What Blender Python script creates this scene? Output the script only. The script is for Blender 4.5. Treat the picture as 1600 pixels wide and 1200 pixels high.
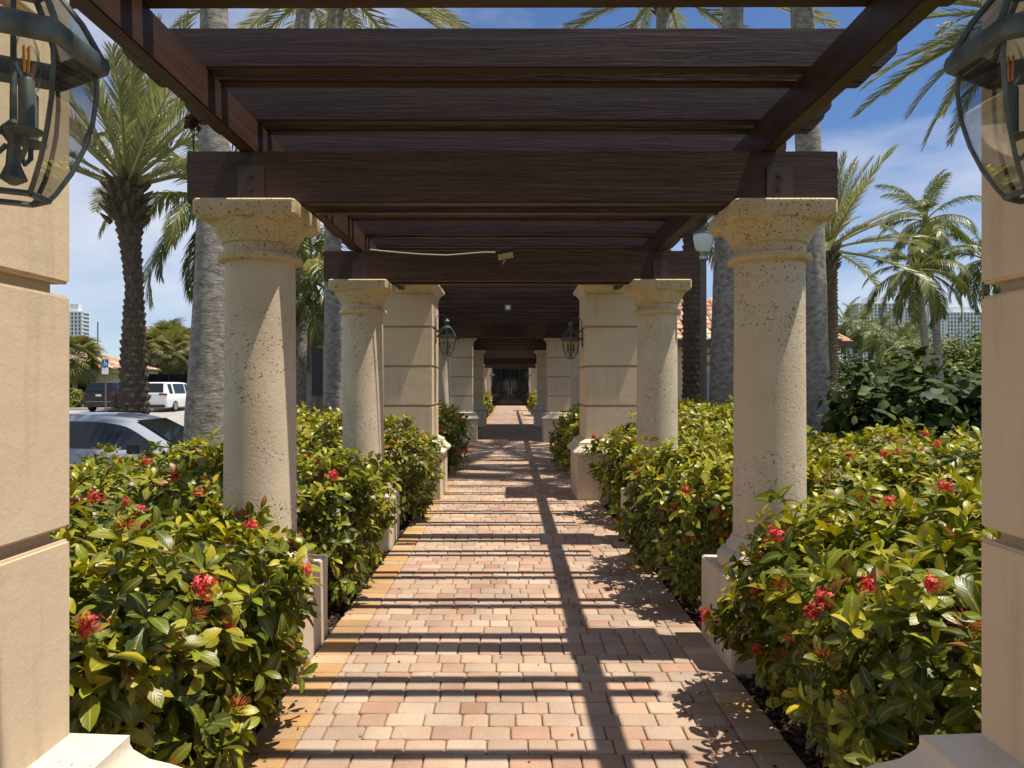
import bpy, bmesh, math, random
import numpy as np
from mathutils import Vector, Matrix, Quaternion

S = bpy.context.scene
for o in list(bpy.data.objects): bpy.data.objects.remove(o)
R = math.radians
rnd = random.Random(7)
rng = np.random.default_rng(11)

# ------------------------------------------------------------------ camera
EYE = 1.5
FPX = 1140.0
cam_d = bpy.data.cameras.new('camera'); cam = bpy.data.objects.new('camera', cam_d)
S.collection.objects.link(cam); S.camera = cam
cam.location = (0, 0, EYE); cam.rotation_euler = (R(90), 0, 0)
cam_d.sensor_width = 36; cam_d.lens = 36*FPX/1600
cam_d.shift_x = 3/1600; cam_d.shift_y = 4/1600
cam_d.clip_start = 0.05; cam_d.clip_end = 6000

# ------------------------------------------------------------------ sky, sun, exposure
SUN = Vector((0.345, -0.055, 1.0)).normalized()
W = bpy.data.worlds.new('World'); S.world = W; W.use_nodes = True
nt = W.node_tree; nt.nodes.clear()
wo = nt.nodes.new('ShaderNodeOutputWorld'); bg = nt.nodes.new('ShaderNodeBackground')
sky = nt.nodes.new('ShaderNodeTexSky'); sky.sky_type = 'NISHITA'; sky.sun_disc = False
sky.sun_elevation = math.asin(SUN.z); sky.sun_rotation = math.atan2(SUN.x, SUN.y)
sky.air_density = 1.0; sky.dust_density = 0.0; sky.ozone_density = 6.0
bg.inputs['Strength'].default_value = 0.083
tc = nt.nodes.new('ShaderNodeTexCoord')
sepw = nt.nodes.new('ShaderNodeSeparateXYZ'); nt.links.new(tc.outputs['Generated'], sepw.inputs[0])
mpw = nt.nodes.new('ShaderNodeMapping'); mpw.inputs['Scale'].default_value = (1.0, 1.0, 2.6)
mpw.inputs['Location'].default_value = (0.72, 0.1, 0.0)
nt.links.new(tc.outputs['Generated'], mpw.inputs[0])
nzw = nt.nodes.new('ShaderNodeTexNoise'); nzw.inputs['Scale'].default_value = 1.7
nzw.inputs['Detail'].default_value = 7; nzw.inputs['Roughness'].default_value = 0.52; nzw.inputs['Distortion'].default_value = 0.3
nt.links.new(mpw.outputs[0], nzw.inputs['Vector'])
crw = nt.nodes.new('ShaderNodeValToRGB'); crw.color_ramp.elements[0].position = 0.40; crw.color_ramp.elements[1].position = 0.62
crw.color_ramp.elements[0].color = (0, 0, 0, 1); crw.color_ramp.elements[1].color = (.8, .8, .8, 1)
nt.links.new(nzw.outputs['Fac'], crw.inputs[0])
mxw = nt.nodes.new('ShaderNodeMixRGB'); nt.links.new(crw.outputs[0], mxw.inputs[0])
tnw = nt.nodes.new('ShaderNodeMixRGB'); tnw.blend_type = 'MULTIPLY'; tnw.inputs[0].default_value = 1; tnw.inputs[2].default_value = (.92, 1.0, 1.14, 1)
nt.links.new(sky.outputs[0], tnw.inputs[1]); nt.links.new(tnw.outputs[0], mxw.inputs[1]); mxw.inputs[2].default_value = (8.3, 8.5, 9.2, 1)
nt.links.new(mxw.outputs[0], bg.inputs['Color']); nt.links.new(bg.outputs[0], wo.inputs[0])

sun_d = bpy.data.lights.new('sun', 'SUN'); sun_d.energy = 5.0; sun_d.angle = R(0.53); sun_d.color = (1, .935, .82)
sun_o = bpy.data.objects.new('sun', sun_d); S.collection.objects.link(sun_o)
sun_o.rotation_euler = SUN.to_track_quat('Z', 'Y').to_euler()
S.view_settings.view_transform = 'Standard'; S.view_settings.look = 'None'
S.view_settings.exposure = 0.32; S.view_settings.gamma = 1
S.cycles.max_bounces = 8; S.cycles.transparent_max_bounces = 16
S.cycles.use_adaptive_sampling = True

# ------------------------------------------------------------------ materials
MATS = {}
def nodes_of(m): return m.node_tree.nodes, m.node_tree.links
def base_mat(name, col, rough=.6, spec=.4, metal=0):
    m = bpy.data.materials.new(name); m.use_nodes = True
    b = m.node_tree.nodes['Principled BSDF']
    b.inputs['Base Color'].default_value = (*col, 1); b.inputs['Roughness'].default_value = rough
    b.inputs['Specular IOR Level'].default_value = spec; b.inputs['Metallic'].default_value = metal
    MATS[name] = m; return m
def add_noise_color(m, c1, c2, scale=3, detail=6, lo=.3, hi=.7, coord='Object', vscale=(1, 1, 1), rough=.55, randoff=False):
    n, l = nodes_of(m); b = n['Principled BSDF']
    t = n.new('ShaderNodeTexCoord'); mp = n.new('ShaderNodeMapping'); mp.inputs['Scale'].default_value = vscale
    l.new(t.outputs[coord], mp.inputs[0])
    if randoff:
        oi = n.new('ShaderNodeObjectInfo'); mm = n.new('ShaderNodeMath'); mm.operation = 'MULTIPLY'; mm.inputs[1].default_value = 37.0
        l.new(oi.outputs['Random'], mm.inputs[0]); l.new(mm.outputs[0], mp.inputs['Location'])
    z = n.new('ShaderNodeTexNoise'); z.inputs['Scale'].default_value = scale; z.inputs['Detail'].default_value = detail; z.inputs['Roughness'].default_value = rough
    l.new(mp.outputs[0], z.inputs['Vector'])
    r = n.new('ShaderNodeValToRGB'); r.color_ramp.elements[0].position = lo; r.color_ramp.elements[1].position = hi
    r.color_ramp.elements[0].color = (*c1, 1); r.color_ramp.elements[1].color = (*c2, 1)
    l.new(z.outputs['Fac'], r.inputs[0]); l.new(r.outputs[0], b.inputs['Base Color'])
    return mp, z, r
def add_bump(m, tex_out, strength=.3, dist=.01, prev=None):
    n, l = nodes_of(m); b = n['Principled BSDF']
    bp = n.new('ShaderNodeBump'); bp.inputs['Strength'].default_value = strength; bp.inputs['Distance'].default_value = dist
    l.new(tex_out, bp.inputs['Height'])
    if prev: l.new(prev.outputs[0], bp.inputs['Normal'])
    l.new(bp.outputs[0], b.inputs['Normal']); return bp
def new_noise(m, mp, scale, detail=4, rough=.5):
    n, l = nodes_of(m); z = n.new('ShaderNodeTexNoise'); z.inputs['Scale'].default_value = scale; z.inputs['Detail'].default_value = detail
    z.inputs['Roughness'].default_value = rough
    if mp: l.new(mp.outputs[0], z.inputs['Vector'])
    return z

def mat_stucco(name, c1, c2, bump=.5):
    m = base_mat(name, c1, .75, .3)
    mp, z, r = add_noise_color(m, c1, c2, 2.2, 6, .3, .75, randoff=True)
    f = new_noise(m, mp, 120, 5, .6); b1 = add_bump(m, f.outputs['Fac'], bump*.4, .005)
    g = new_noise(m, mp, 7, 3); add_bump(m, g.outputs['Fac'], .22, .02, b1)
    n, l = nodes_of(m)   # faint rain streaks and grime
    mpz = n.new('ShaderNodeMapping'); mpz.inputs['Scale'].default_value = (9, 9, .7); l.new(n['Texture Coordinate'].outputs['Object'], mpz.inputs[0])
    st = new_noise(m, mpz, 1.6, 6, .65); sr = n.new('ShaderNodeMapRange'); sr.inputs[1].default_value = .52; sr.inputs[2].default_value = .78; sr.inputs[3].default_value = 1; sr.inputs[4].default_value = .74
    l.new(st.outputs['Fac'], sr.inputs[0]); mu = n.new('ShaderNodeMixRGB'); mu.blend_type = 'MULTIPLY'; mu.inputs[0].default_value = 1
    l.new(r.outputs[0], mu.inputs[1]); l.new(sr.outputs[0], mu.inputs[2]); l.new(mu.outputs[0], n['Principled BSDF'].inputs['Base Color'])
    return m
mat_stucco('stucco', (.66, .51, .335), (.73, .575, .395))
mat_stucco('stucco_white', (.63, .52, .385), (.71, .60, .455), .25)
mat_stucco('stucco_groove', (.48, .36, .235), (.56, .42, .285), .3)

def mat_coral(name, c1, c2, pit=(.16, .10, .055), amount=.5):
    m = base_mat(name, c1, .8, .25)
    mp, z, r = add_noise_color(m, c1, c2, 4, 8, .3, .7, randoff=True)
    n, l = nodes_of(m); b = n['Principled BSDF']
    dz = new_noise(m, mp, 9, 3); 
    mixv = n.new('ShaderNodeMixRGB'); mixv.inputs[0].default_value = .2
    l.new(mp.outputs[0], mixv.inputs[1]); l.new(dz.outputs['Color'], mixv.inputs[2])
    vo = n.new('ShaderNodeTexVoronoi'); vo.inputs['Scale'].default_value = 58; vo.inputs['Randomness'].default_value = 1
    l.new(mixv.outputs[0], vo.inputs['Vector'])
    pr = n.new('ShaderNodeValToRGB'); pr.color_ramp.elements[0].position = .13; pr.color_ramp.elements[1].position = .27
    l.new(vo.outputs['Distance'], pr.inputs[0])
    mask = new_noise(m, mp, 2.8, 4, .6)
    mr = n.new('ShaderNodeValToRGB'); mr.color_ramp.elements[0].position = 1-amount-.04; mr.color_ramp.elements[1].position = 1-amount+.06
    mr.color_ramp.elements[0].color = (1, 1, 1, 1); mr.color_ramp.elements[1].color = (0, 0, 0, 1)
    l.new(mask.outputs['Fac'], mr.inputs[0])
    mxx = n.new('ShaderNodeMath'); mxx.operation = 'MAXIMUM'; l.new(pr.outputs[0], mxx.inputs[0]); l.new(mr.outputs[0], mxx.inputs[1])
    mc = n.new('ShaderNodeMixRGB'); l.new(mxx.outputs[0], mc.inputs[0]); mc.inputs[1].default_value = (*pit, 1); l.new(r.outputs[0], mc.inputs[2])
    l.new(mc.outputs[0], b.inputs['Base Color'])
    b1 = add_bump(m, mxx.outputs[0], .8, .012)
    f = new_noise(m, mp, 60, 4, .6); b2 = add_bump(m, f.outputs['Fac'], .35, .006, b1)
    return m
mat_coral('coral', (.58, .465, .32), (.68, .56, .405), amount=.51)
mat_coral('coral_base', (.66, .56, .43), (.74, .64, .51), amount=.40)
mat_coral('coral_cap', (.58, .44, .26), (.68, .54, .35), amount=.62)

def mat_wood(name, vs):
    m = base_mat(name, (.06, .03, .022), .5, .38)
    mp, z, r = add_noise_color(m, (.037, .0170, .0098), (.066, .031, .0190), 2.2, 8, .3, .7, vscale=vs, randoff=True)
    g = new_noise(m, mp, 3.6, 6, .6); g.inputs['Distortion'].default_value = 1.0
    b1 = add_bump(m, g.outputs['Fac'], .22, .012)
    n, l = nodes_of(m)
    mp2 = n.new('ShaderNodeMapping'); l.new(n['Texture Coordinate'].outputs['Object'], mp2.inputs[0])
    f = new_noise(m, mp2, 7, 4); add_bump(m, f.outputs['Fac'], .25, .012, b1)
    return m
mat_wood('wood_x', (.5, 9, 9)); mat_wood('wood_y', (9, .5, 9))

def tint_mat(name, rough=.5, spec=.4, trans=0.0, bump=0, bscale=60, noise_amt=.25, nscale=30):
    m = base_mat(name, (1, 1, 1), rough, spec); n, l = nodes_of(m); b = n['Principled BSDF']
    a = n.new('ShaderNodeAttribute'); a.attribute_name = 'tint'
    oi = n.new('ShaderNodeObjectInfo')
    mu = n.new('ShaderNodeMixRGB'); mu.blend_type = 'MULTIPLY'; mu.inputs[0].default_value = 1
    l.new(a.outputs['Color'], mu.inputs[1]); l.new(oi.outputs['Color'], mu.inputs[2])
    t = n.new('ShaderNodeTexCoord'); geo = n.new('ShaderNodeNewGeometry')
    z = n.new('ShaderNodeTexNoise'); z.inputs['Scale'].default_value = nscale; z.inputs['Detail'].default_value = 5; z.inputs['Roughness'].default_value = .65
    l.new(geo.outputs['Position'], z.inputs['Vector'])
    r = n.new('ShaderNodeMapRange'); r.inputs[1].default_value = .25; r.inputs[2].default_value = .75
    r.inputs[3].default_value = 1-noise_amt; r.inputs[4].default_value = 1+noise_amt
    l.new(z.outputs['Fac'], r.inputs[0])
    mv = n.new('ShaderNodeMixRGB'); mv.blend_type = 'MULTIPLY'; mv.inputs[0].default_value = 1
    l.new(mu.outputs[0], mv.inputs[1]); l.new(r.outputs[0], mv.inputs[2])
    if name == 'paver':
        zl = n.new('ShaderNodeTexNoise'); zl.inputs['Scale'].default_value = 1.6; zl.inputs['Detail'].default_value = 7; zl.inputs['Roughness'].default_value = .62; l.new(geo.outputs['Position'], zl.inputs['Vector'])
        rl = n.new('ShaderNodeMapRange'); rl.inputs[1].default_value = .34; rl.inputs[2].default_value = .6; rl.inputs[3].default_value = .78; rl.inputs[4].default_value = 1.04; l.new(zl.outputs['Fac'], rl.inputs[0])
        ml = n.new('ShaderNodeMixRGB'); ml.blend_type = 'MULTIPLY'; ml.inputs[0].default_value = 1; l.new(mv.outputs[0], ml.inputs[1]); l.new(rl.outputs[0], ml.inputs[2]); mv = ml
    if name == 'leaf':
        lc = n.new('ShaderNodeAttribute'); lc.attribute_name = 'lc'; sp = n.new('ShaderNodeSeparateXYZ'); l.new(lc.outputs['Vector'], sp.inputs[0])
        ab = n.new('ShaderNodeMath'); ab.operation = 'ABSOLUTE'; l.new(sp.outputs[1], ab.inputs[0])
        ri = n.new('ShaderNodeMapRange'); ri.inputs[1].default_value = .05; ri.inputs[2].default_value = .14; ri.inputs[3].default_value = 1; ri.inputs[4].default_value = 0; l.new(ab.outputs[0], ri.inputs[0])
        rz_ = n.new('ShaderNodeMath'); rz_.operation = 'MULTIPLY'; l.new(ri.outputs[0], rz_.inputs[0]); l.new(sp.outputs[2], rz_.inputs[1])
        r5 = n.new('ShaderNodeMath'); r5.operation = 'MULTIPLY'; r5.inputs[1].default_value = .45; l.new(rz_.outputs[0], r5.inputs[0])
        mid = n.new('ShaderNodeMixRGB'); l.new(r5.outputs[0], mid.inputs[0]); l.new(mv.outputs[0], mid.inputs[1]); mid.inputs[2].default_value = (.46, .44, .12, 1); mv = mid
        t1 = n.new('ShaderNodeMath'); t1.operation = 'MULTIPLY_ADD'; l.new(ab.outputs[0], t1.inputs[0]); t1.inputs[1].default_value = -.28; l.new(sp.outputs[0], t1.inputs[2])
        t2 = n.new('ShaderNodeMath'); t2.operation = 'MULTIPLY'; t2.inputs[1].default_value = 52.0; l.new(t1.outputs[0], t2.inputs[0])
        t3 = n.new('ShaderNodeMath'); t3.operation = 'SINE'; l.new(t2.outputs[0], t3.inputs[0])
        t4 = n.new('ShaderNodeMath'); t4.operation = 'MULTIPLY'; l.new(t3.outputs[0], t4.inputs[0]); l.new(sp.outputs[2], t4.inputs[1])
        add_bump(m, t4.outputs[0], .13, .0012)
    l.new(mv.outputs[0], b.inputs['Base Color'])
    if bump:
        z2 = n.new('ShaderNodeTexNoise'); z2.inputs['Scale'].default_value = bscale; z2.inputs['Detail'].default_value = 4
        l.new(geo.outputs['Position'], z2.inputs['Vector']); add_bump(m, z2.outputs['Fac'], bump, .005)
    if trans:
        out = n['Material Output']; tr = n.new('ShaderNodeBsdfTranslucent'); mix = n.new('ShaderNodeMixShader'); mix.inputs[0].default_value = trans
        hs = n.new('ShaderNodeHueSaturation'); hs.inputs['Value'].default_value = 1.6; hs.inputs['Saturation'].default_value = 1.1
        l.new(mv.outputs[0], hs.inputs['Color']); l.new(hs.outputs[0], tr.inputs['Color'])
        l.new(b.outputs[0], mix.inputs[1]); l.new(tr.outputs[0], mix.inputs[2]); l.new(mix.outputs[0], out.inputs[0])
    return m
tint_mat('leaf', .36, .36, trans=.17, noise_amt=.22, nscale=25)
tint_mat('leaf_dark', .55, .2, trans=.12, noise_amt=.2, nscale=12)
tint_mat('frond', .38, .5, trans=.22, noise_amt=.15, nscale=8)
tint_mat('petal', .5, .3, trans=.2, noise_amt=.15, nscale=60)
tint_mat('paver', .8, .25, bump=.5, bscale=160, noise_amt=.24, nscale=130)
tint_mat('chip', .9, .2, noise_amt=.3)
tint_mat('twig', .85, .2, noise_amt=.3)
tint_mat('bark_date', .9, .15, bump=.5, bscale=40, noise_amt=.45, nscale=14)
tint_mat('roof_tile', .75, .3, noise_amt=.25, nscale=3)
tint_mat('paint', .3, .5, noise_amt=.0)
m = base_mat('bark_royal', (.3, .27, .23), .85, .2)
mp, z, r = add_noise_color(m, (.10, .085, .07), (.40, .36, .31), 9, 9, .34, .62, vscale=(1, 1, 1.6), rough=.78)
f = new_noise(m, None, 1, 6, .7); n_, l_ = nodes_of(m); mp3 = n_.new('ShaderNodeMapping'); mp3.inputs['Scale'].default_value = (9, 9, 34)
l_.new(n_['Texture Coordinate'].outputs['Object'], mp3.inputs[0]); l_.new(mp3.outputs[0], f.inputs['Vector']); add_bump(m, f.outputs['Fac'], .8, .02)

m = base_mat('mulch', (.05, .03, .02), .95, .1); mp, z, r = add_noise_color(m, (.022, .014, .009), (.095, .055, .035), 55, 6, .3, .7); add_bump(m, z.outputs['Fac'], 1, .03)
m = base_mat('sand', (.2, .15, .1), .95, .1); mp, z, r = add_noise_color(m, (.13, .09, .065), (.24, .175, .13), 60, 4); add_bump(m, z.outputs['Fac'], .5, .005)
m = base_mat('grass_ground', (.07, .1, .03), .95, .1); mp, z, r = add_noise_color(m, (.05, .08, .02), (.11, .14, .045), 1.2, 10, .3, .7); 
m = base_mat('asphalt', (.3, .28, .26), .9, .2); mp, z, r = add_noise_color(m, (.30, .275, .25), (.42, .39, .35), 1.5, 10, .3, .7)
m = base_mat('concrete', (.5, .46, .4), .9, .2); add_noise_color(m, (.42, .39, .34), (.55, .5, .43), 2, 8)
m = base_mat('verdigris', (.1, .12, .115), .5, .5, .5); mp, z, r = add_noise_color(m, (.055, .062, .060), (.17, .20, .19), 22, 7, .3, .75); add_bump(m, z.outputs['Fac'], .3, .002)
base_mat('black_metal', (.02, .02, .02), .4, .5, .3)
base_mat('steel_paint', (.055, .028, .022), .4, .5)
base_mat('grey_post', (.13, .10, .085), .6, .4)
base_mat('aluminium', (.45, .45, .45), .35, .5, .8)
base_mat('white_paint', (.8, .8, .78), .5, .4)
base_mat('cable', (.5, .47, .42), .6, .3)
base_mat('candle', (.09, .11, .10), .5, .4)
base_mat('filament', (.75, .28, .05), .4, .4)
base_mat('led_lens', (.5, .43, .27), .5, .3)
base_mat('frosted', (.68, .70, .70), .25, .5)
base_mat('rubber', (.02, .02, .02), .8, .3)
base_mat('alloy', (.5, .5, .52), .3, .5, .8)
base_mat('red_lens', (.25, .01, .015), .2, .5)
base_mat('plate', (.7, .7, .7), .5, .4)
base_mat('sign_blue', (.02, .14, .38), .4, .4)
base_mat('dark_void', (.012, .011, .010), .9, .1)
base_mat('car_glass', (.012, .014, .016), .06, .6)
base_mat('door_glass', (.015, .015, .014), .05, .6)
base_mat('tower_white', (.72, .72, .73), .7, .3)
base_mat('tower_glass', (.25, .30, .36), .35, .5)
base_mat('fence_screen', (.012, .016, .02), .9, .1)
m = base_mat('lantern_glass', (1, 1, 1), .05); n_, l_ = nodes_of(m)
tr = n_.new('ShaderNodeBsdfTransparent'); tr.inputs[0].default_value = (.93, .95, .93, 1); gl = n_.new('ShaderNodeBsdfGlossy'); gl.inputs['Roughness'].default_value = .02
fr = n_.new('ShaderNodeLayerWeight'); fr.inputs[0].default_value = .22; mx = n_.new('ShaderNodeMixShader')
mr_ = n_.new('ShaderNodeMath'); mr_.operation = 'MULTIPLY'; mr_.inputs[1].default_value = .55; l_.new(fr.outputs['Fresnel'], mr_.inputs[0])
l_.new(mr_.outputs[0], mx.inputs[0]); l_.new(tr.outputs[0], mx.inputs[1]); l_.new(gl.outputs[0], mx.inputs[2]); l_.new(mx.outputs[0], n_['Material Output'].inputs[0])

# ------------------------------------------------------------------ helpers
COL = S.collection
def link(o, parent=None):
    COL.objects.link(o)
    if parent is not None: o.parent = parent
    return o
def tag(o, label, cat, group=None, kind=None):
    if label: o['label'] = label
    if cat: o['category'] = cat
    if group: o['group'] = group
    if kind: o['kind'] = kind
    return o
def empty(name, loc=(0, 0, 0), rz=0, label=None, cat=None, group=None):
    o = bpy.data.objects.new(name, None); o.empty_display_size = .1
    o.location = loc; o.rotation_euler = (0, 0, rz); link(o)
    return tag(o, label, cat, group)
def obj_from(name, me, parent=None, loc=None, rz=0):
    o = bpy.data.objects.new(name, me); link(o, parent)
    if loc is not None: o.location = loc
    if rz: o.rotation_euler = (0, 0, rz)
    return o
class MB:
    def __init__(s): s.v = []; s.f = []; s.c = []
    def add(s, V, F, tint=(1, 1, 1)):
        b = len(s.v); s.v.extend([tuple(p) for p in V]); s.f.extend([tuple(i+b for i in f) for f in F]); s.c.extend([tint]*len(V)); return s
    def box(s, x0, x1, y0, y1, z0, z1, tint=(1, 1, 1)):
        V = [(x0, y0, z0), (x1, y0, z0), (x1, y1, z0), (x0, y1, z0), (x0, y0, z1), (x1, y0, z1), (x1, y1, z1), (x0, y1, z1)]
        F = [(3, 2, 1, 0), (4, 5, 6, 7), (0, 1, 5, 4), (1, 2, 6, 5), (2, 3, 7, 6), (3, 0, 4, 7)]
        return s.add(V, F, tint)
    def rings(s, rings, closed=True, cap=True, tint=(1, 1, 1)):
        n = len(rings[0]); V = [p for r in rings for p in r]; F = []
        for i in range(len(rings)-1):
            for j in range(n if closed else n-1):
                a = i*n+j; b = i*n+(j+1) % n; F.append((a, b, b+n, a+n))
        if cap: F.append(tuple(range(n-1, -1, -1))); F.append(tuple((len(rings)-1)*n+j for j in range(n)))
        return s.add(V, F, tint)
    def lathe(s, prof, n=24, c=(0, 0, 0), tint=(1, 1, 1), phase=0):
        return s.rings([[(c[0]+r*math.cos(2*math.pi*j/n+phase), c[1]+r*math.sin(2*math.pi*j/n+phase), c[2]+z) for j in range(n)] for r, z in prof], tint=tint)
    def square(s, prof, hx, hy, c=(0, 0, 0), ch=0.0, tint=(1, 1, 1)):
        rs = []
        for o, z in prof:
            x = hx+o; y = hy+o
            if ch: P = [(-x+ch, -y), (x-ch, -y), (x, -y+ch), (x, y-ch), (x-ch, y), (-x+ch, y), (-x, y-ch), (-x, -y+ch)]
            else: P = [(-x, -y), (x, -y), (x, y), (-x, y)]
            rs.append([(c[0]+a, c[1]+b, c[2]+z) for a, b in P])
        return s.rings(rs, tint=tint)
    def tube(s, pts, rad, n=8, tint=(1, 1, 1)):
        pts = [Vector(p) for p in pts]; rs = []
        up = Vector((0, 0, 1)); prev = None
        for i, p in enumerate(pts):
            d = (pts[min(i+1, len(pts)-1)]-pts[max(i-1, 0)]).normalized()
            if prev is None:
                a = d.orthogonal().normalized()
            else:
                a = (prev-d*prev.dot(d)); a = a.normalized() if a.length > 1e-6 else d.orthogonal().normalized()
            prev = a; b = d.cross(a); r = rad[i] if isinstance(rad, (list, tuple)) else rad
            rs.append([tuple(p+a*(r*math.cos(2*math.pi*j/n))+b*(r*math.sin(2*math.pi*j/n))) for j in range(n)])
        return s.rings(rs, tint=tint)
    def mesh(s, name, mat, smooth=None):
        me = bpy.data.meshes.new(name); me.from_pydata(s.v, [], s.f); me.materials.append(MATS[mat])
        at = me.color_attributes.new('tint', 'FLOAT_COLOR', 'POINT')
        at.data.foreach_set('color', np.array([(*c, 1) for c in s.c], dtype=np.float32).ravel())
        if smooth:
            me.polygons.foreach_set('use_smooth', [True]*len(me.polygons)); me.set_sharp_from_angle(angle=R(smooth))
        me.update(); return me
    def build(s, name, mat, parent=None, smooth=None, bevel=0, loc=None):
        me = s.mesh(name, mat, None if bevel else smooth)
        if bevel:
            bm = bmesh.new(); bm.from_mesh(me)
            bmesh.ops.bevel(bm, geom=[e for e in bm.edges if e.calc_face_angle(0) > .5], offset=bevel, segments=2, affect='EDGES', clamp_overlap=True)
            bm.to_mesh(me); bm.free()
            me.polygons.foreach_set('use_smooth', [True]*len(me.polygons)); me.set_sharp_from_angle(angle=R(smooth or 40))
        return obj_from(name, me, parent, loc)
def np_mesh(name, V, tris, mat, tint=None, smooth=True):
    """V (n,3), tris (m,3), tint (n,3)"""
    me = bpy.data.meshes.new(name); V = np.ascontiguousarray(V, np.float32); T = np.ascontiguousarray(tris, np.int32)
    me.vertices.add(len(V)); me.vertices.foreach_set('co', V.ravel())
    me.loops.add(T.size); me.loops.foreach_set('vertex_index', T.ravel())
    k = T.shape[1]
    me.polygons.add(len(T)); me.polygons.foreach_set('loop_start', np.arange(0, T.size, k, dtype=np.int32))
    if smooth: me.polygons.foreach_set('use_smooth', np.ones(len(T), bool))
    me.materials.append(MATS[mat]); me.update(calc_edges=True)
    if tint is None: tint = np.ones((len(V), 3))
    at = me.color_attributes.new('tint', 'FLOAT_COLOR', 'POINT')
    at.data.foreach_set('color', np.concatenate([tint, np.ones((len(V), 1))], 1).astype(np.float32).ravel())
    return me
def copy_tree(o, parent=None):
    c = o.copy(); COL.objects.link(c); c.parent = parent
    for ch in list(o.children): copy_tree(ch, c)
    return c
def px(x, y, Y): return Vector(((x-797)*Y/FPX, Y, EYE-(y-604)*Y/FPX))

# ------------------------------------------------------------------ the setting: ground
def sheet(name, quads, mat, parent=None):
    mb = MB()
    for q in quads: mb.add(q, [tuple(range(len(q)))])
    return mb.build(name, mat, parent)
g = sheet('ground', [[(-3000, -600, -.42), (3000, -600, -.42), (3000, 4000, -.42), (-3000, 4000, -.42)]], 'grass_ground'); tag(g, None, None, kind='structure')
mb = MB()
def bank(xa, xb):   # raised planting bed with sloped shoulders
    mb.add([(xa[0], -6, xa[1]), (xb[0], -6, xb[1]), (xb[0], 70, xb[1]), (xa[0], 70, xa[1])], [(0, 1, 2, 3)])
bank((-4.9, -.45), (-3.9, -.03)); bank((-3.9, -.03), (4.6, -.03)); bank((4.6, -.03), (6.0, -.45))
o = mb.build('planting_bed', 'mulch'); tag(o, None, None, kind='structure')
o = sheet('parking_lot', [[(-60, 6, -.36), (-4.95, 6, -.36), (-9.0, 46, 0.0), (-60, 46, 0.0)]], 'asphalt'); tag(o, None, None, kind='structure')
o = MB().box(-60, -10, 46, 47, -.4, .14).build('kerb', 'concrete'); tag(o, None, None, kind='structure')
o = sheet('lawn_strip', [[(-60, 47, .1), (-10, 47, .1), (-10, 120, .1), (-60, 120, .1)]], 'grass_ground'); tag(o, None, None, kind='structure')
o = sheet('road', [[(6.5, 16, -.38), (60, 16, -.38), (60, 24, -.38), (6.5, 24, -.38)]], 'concrete'); tag(o, None, None, kind='structure')

# ------------------------------------------------------------------ the brick path
XL0, XL1, XR0, XR1 = -1.10, -.897, .985, 1.175
path = sheet('path', [[(XL0, -5, -.012), (XR1, -5, -.012), (XR1, 57, -.012), (XL0, 57, -.012)]], 'sand'); tag(path, None, None, kind='structure')
def brick_mesh(L, Wd, name):
    j = .0028; ch = .006; h = .055
    x = L/2-j; y = Wd/2-j; mb_ = MB()
    rs = []
    for o_, z_ in ((0, -h), (0, -ch*.9), (-ch*.45, -ch*.25), (-ch*1.3, 0)):
        X, Y_ = x+o_, y+o_; c_ = .009
        rs.append([(-X+c_, -Y_, z_), (X-c_, -Y_, z_), (X, -Y_+c_, z_), (X, Y_-c_, z_), (X-c_, Y_, z_), (-X+c_, Y_, z_), (-X, Y_-c_, z_), (-X, -Y_+c_, z_)])
    mb_.rings(rs, cap=False); n0 = len(rs)*8-8
    mb_.f += [(n0, n0+1, n0+4, n0+5), (n0+1, n0+2, n0+3, n0+4), (n0+5, n0+6, n0+7, n0)]
    return mb_.mesh(name, 'paver', 50)
BM = {'s': brick_mesh(.12, .1225, 'brick_square'), 'l': brick_mesh(.172, .1225, 'brick_long'), 'u': brick_mesh(.12, .18, 'brick_upright'), 'b': brick_mesh(.20, .1225, 'brick_border')}
PINK = [(.46, .295, .205), (.48, .325, .23), (.49, .355, .255), (.50, .38, .28), (.45, .32, .235), (.485, .335, .235), (.45, .27, .185), (.49, .345, .245)]
TAN = [(.49, .29, .13), (.49, .31, .16), (.48, .255, .105), (.51, .36, .21)]
bricks = []   # (type,x,y,ztilt,color)
y = -4.0
ROW = .1225
bands = [(3.985, 2), (6.9, 2), (10.1, 2), (14.9, 2)]
rowi = 0
while y < 56.9:
    band = next((b for b in bands if y >= b[0] and y < b[0]+ROW*.99), None)
    if band:
        for k in range(2):
            x = XL1
            while x < XR0-.02:
                w = min(.12, XR0-x); bricks.append(('u', x+w/2, y+.09, 0, w/.12)); x += .12
            y += .18
        continue
    x = XL1 - (rnd.random()*.1 if rowi else 0)
    while x < XR0-.03:
        t = 'l' if rnd.random() < .5 else 's'; L = .172 if t == 'l' else .12
        a = max(x, XL1); b_ = min(x+L, XR0)
        if XR0-b_ < .04: b_ = XR0
        if b_-a > .03: bricks.append((t, (a+b_)/2, y+ROW/2, 0, (b_-a)/L))
        x += L
    y += ROW; rowi += 1
border = []
y = -4.0
while y < 56.9:
    border.append(('b', (XL0+XL1)/2, y+ROW/2, 0, (XL1-XL0)/.20)); border.append(('b', (XR0+XR1)/2, y+ROW/2, 0, (XR1-XR0)/.20)); y += ROW
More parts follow.
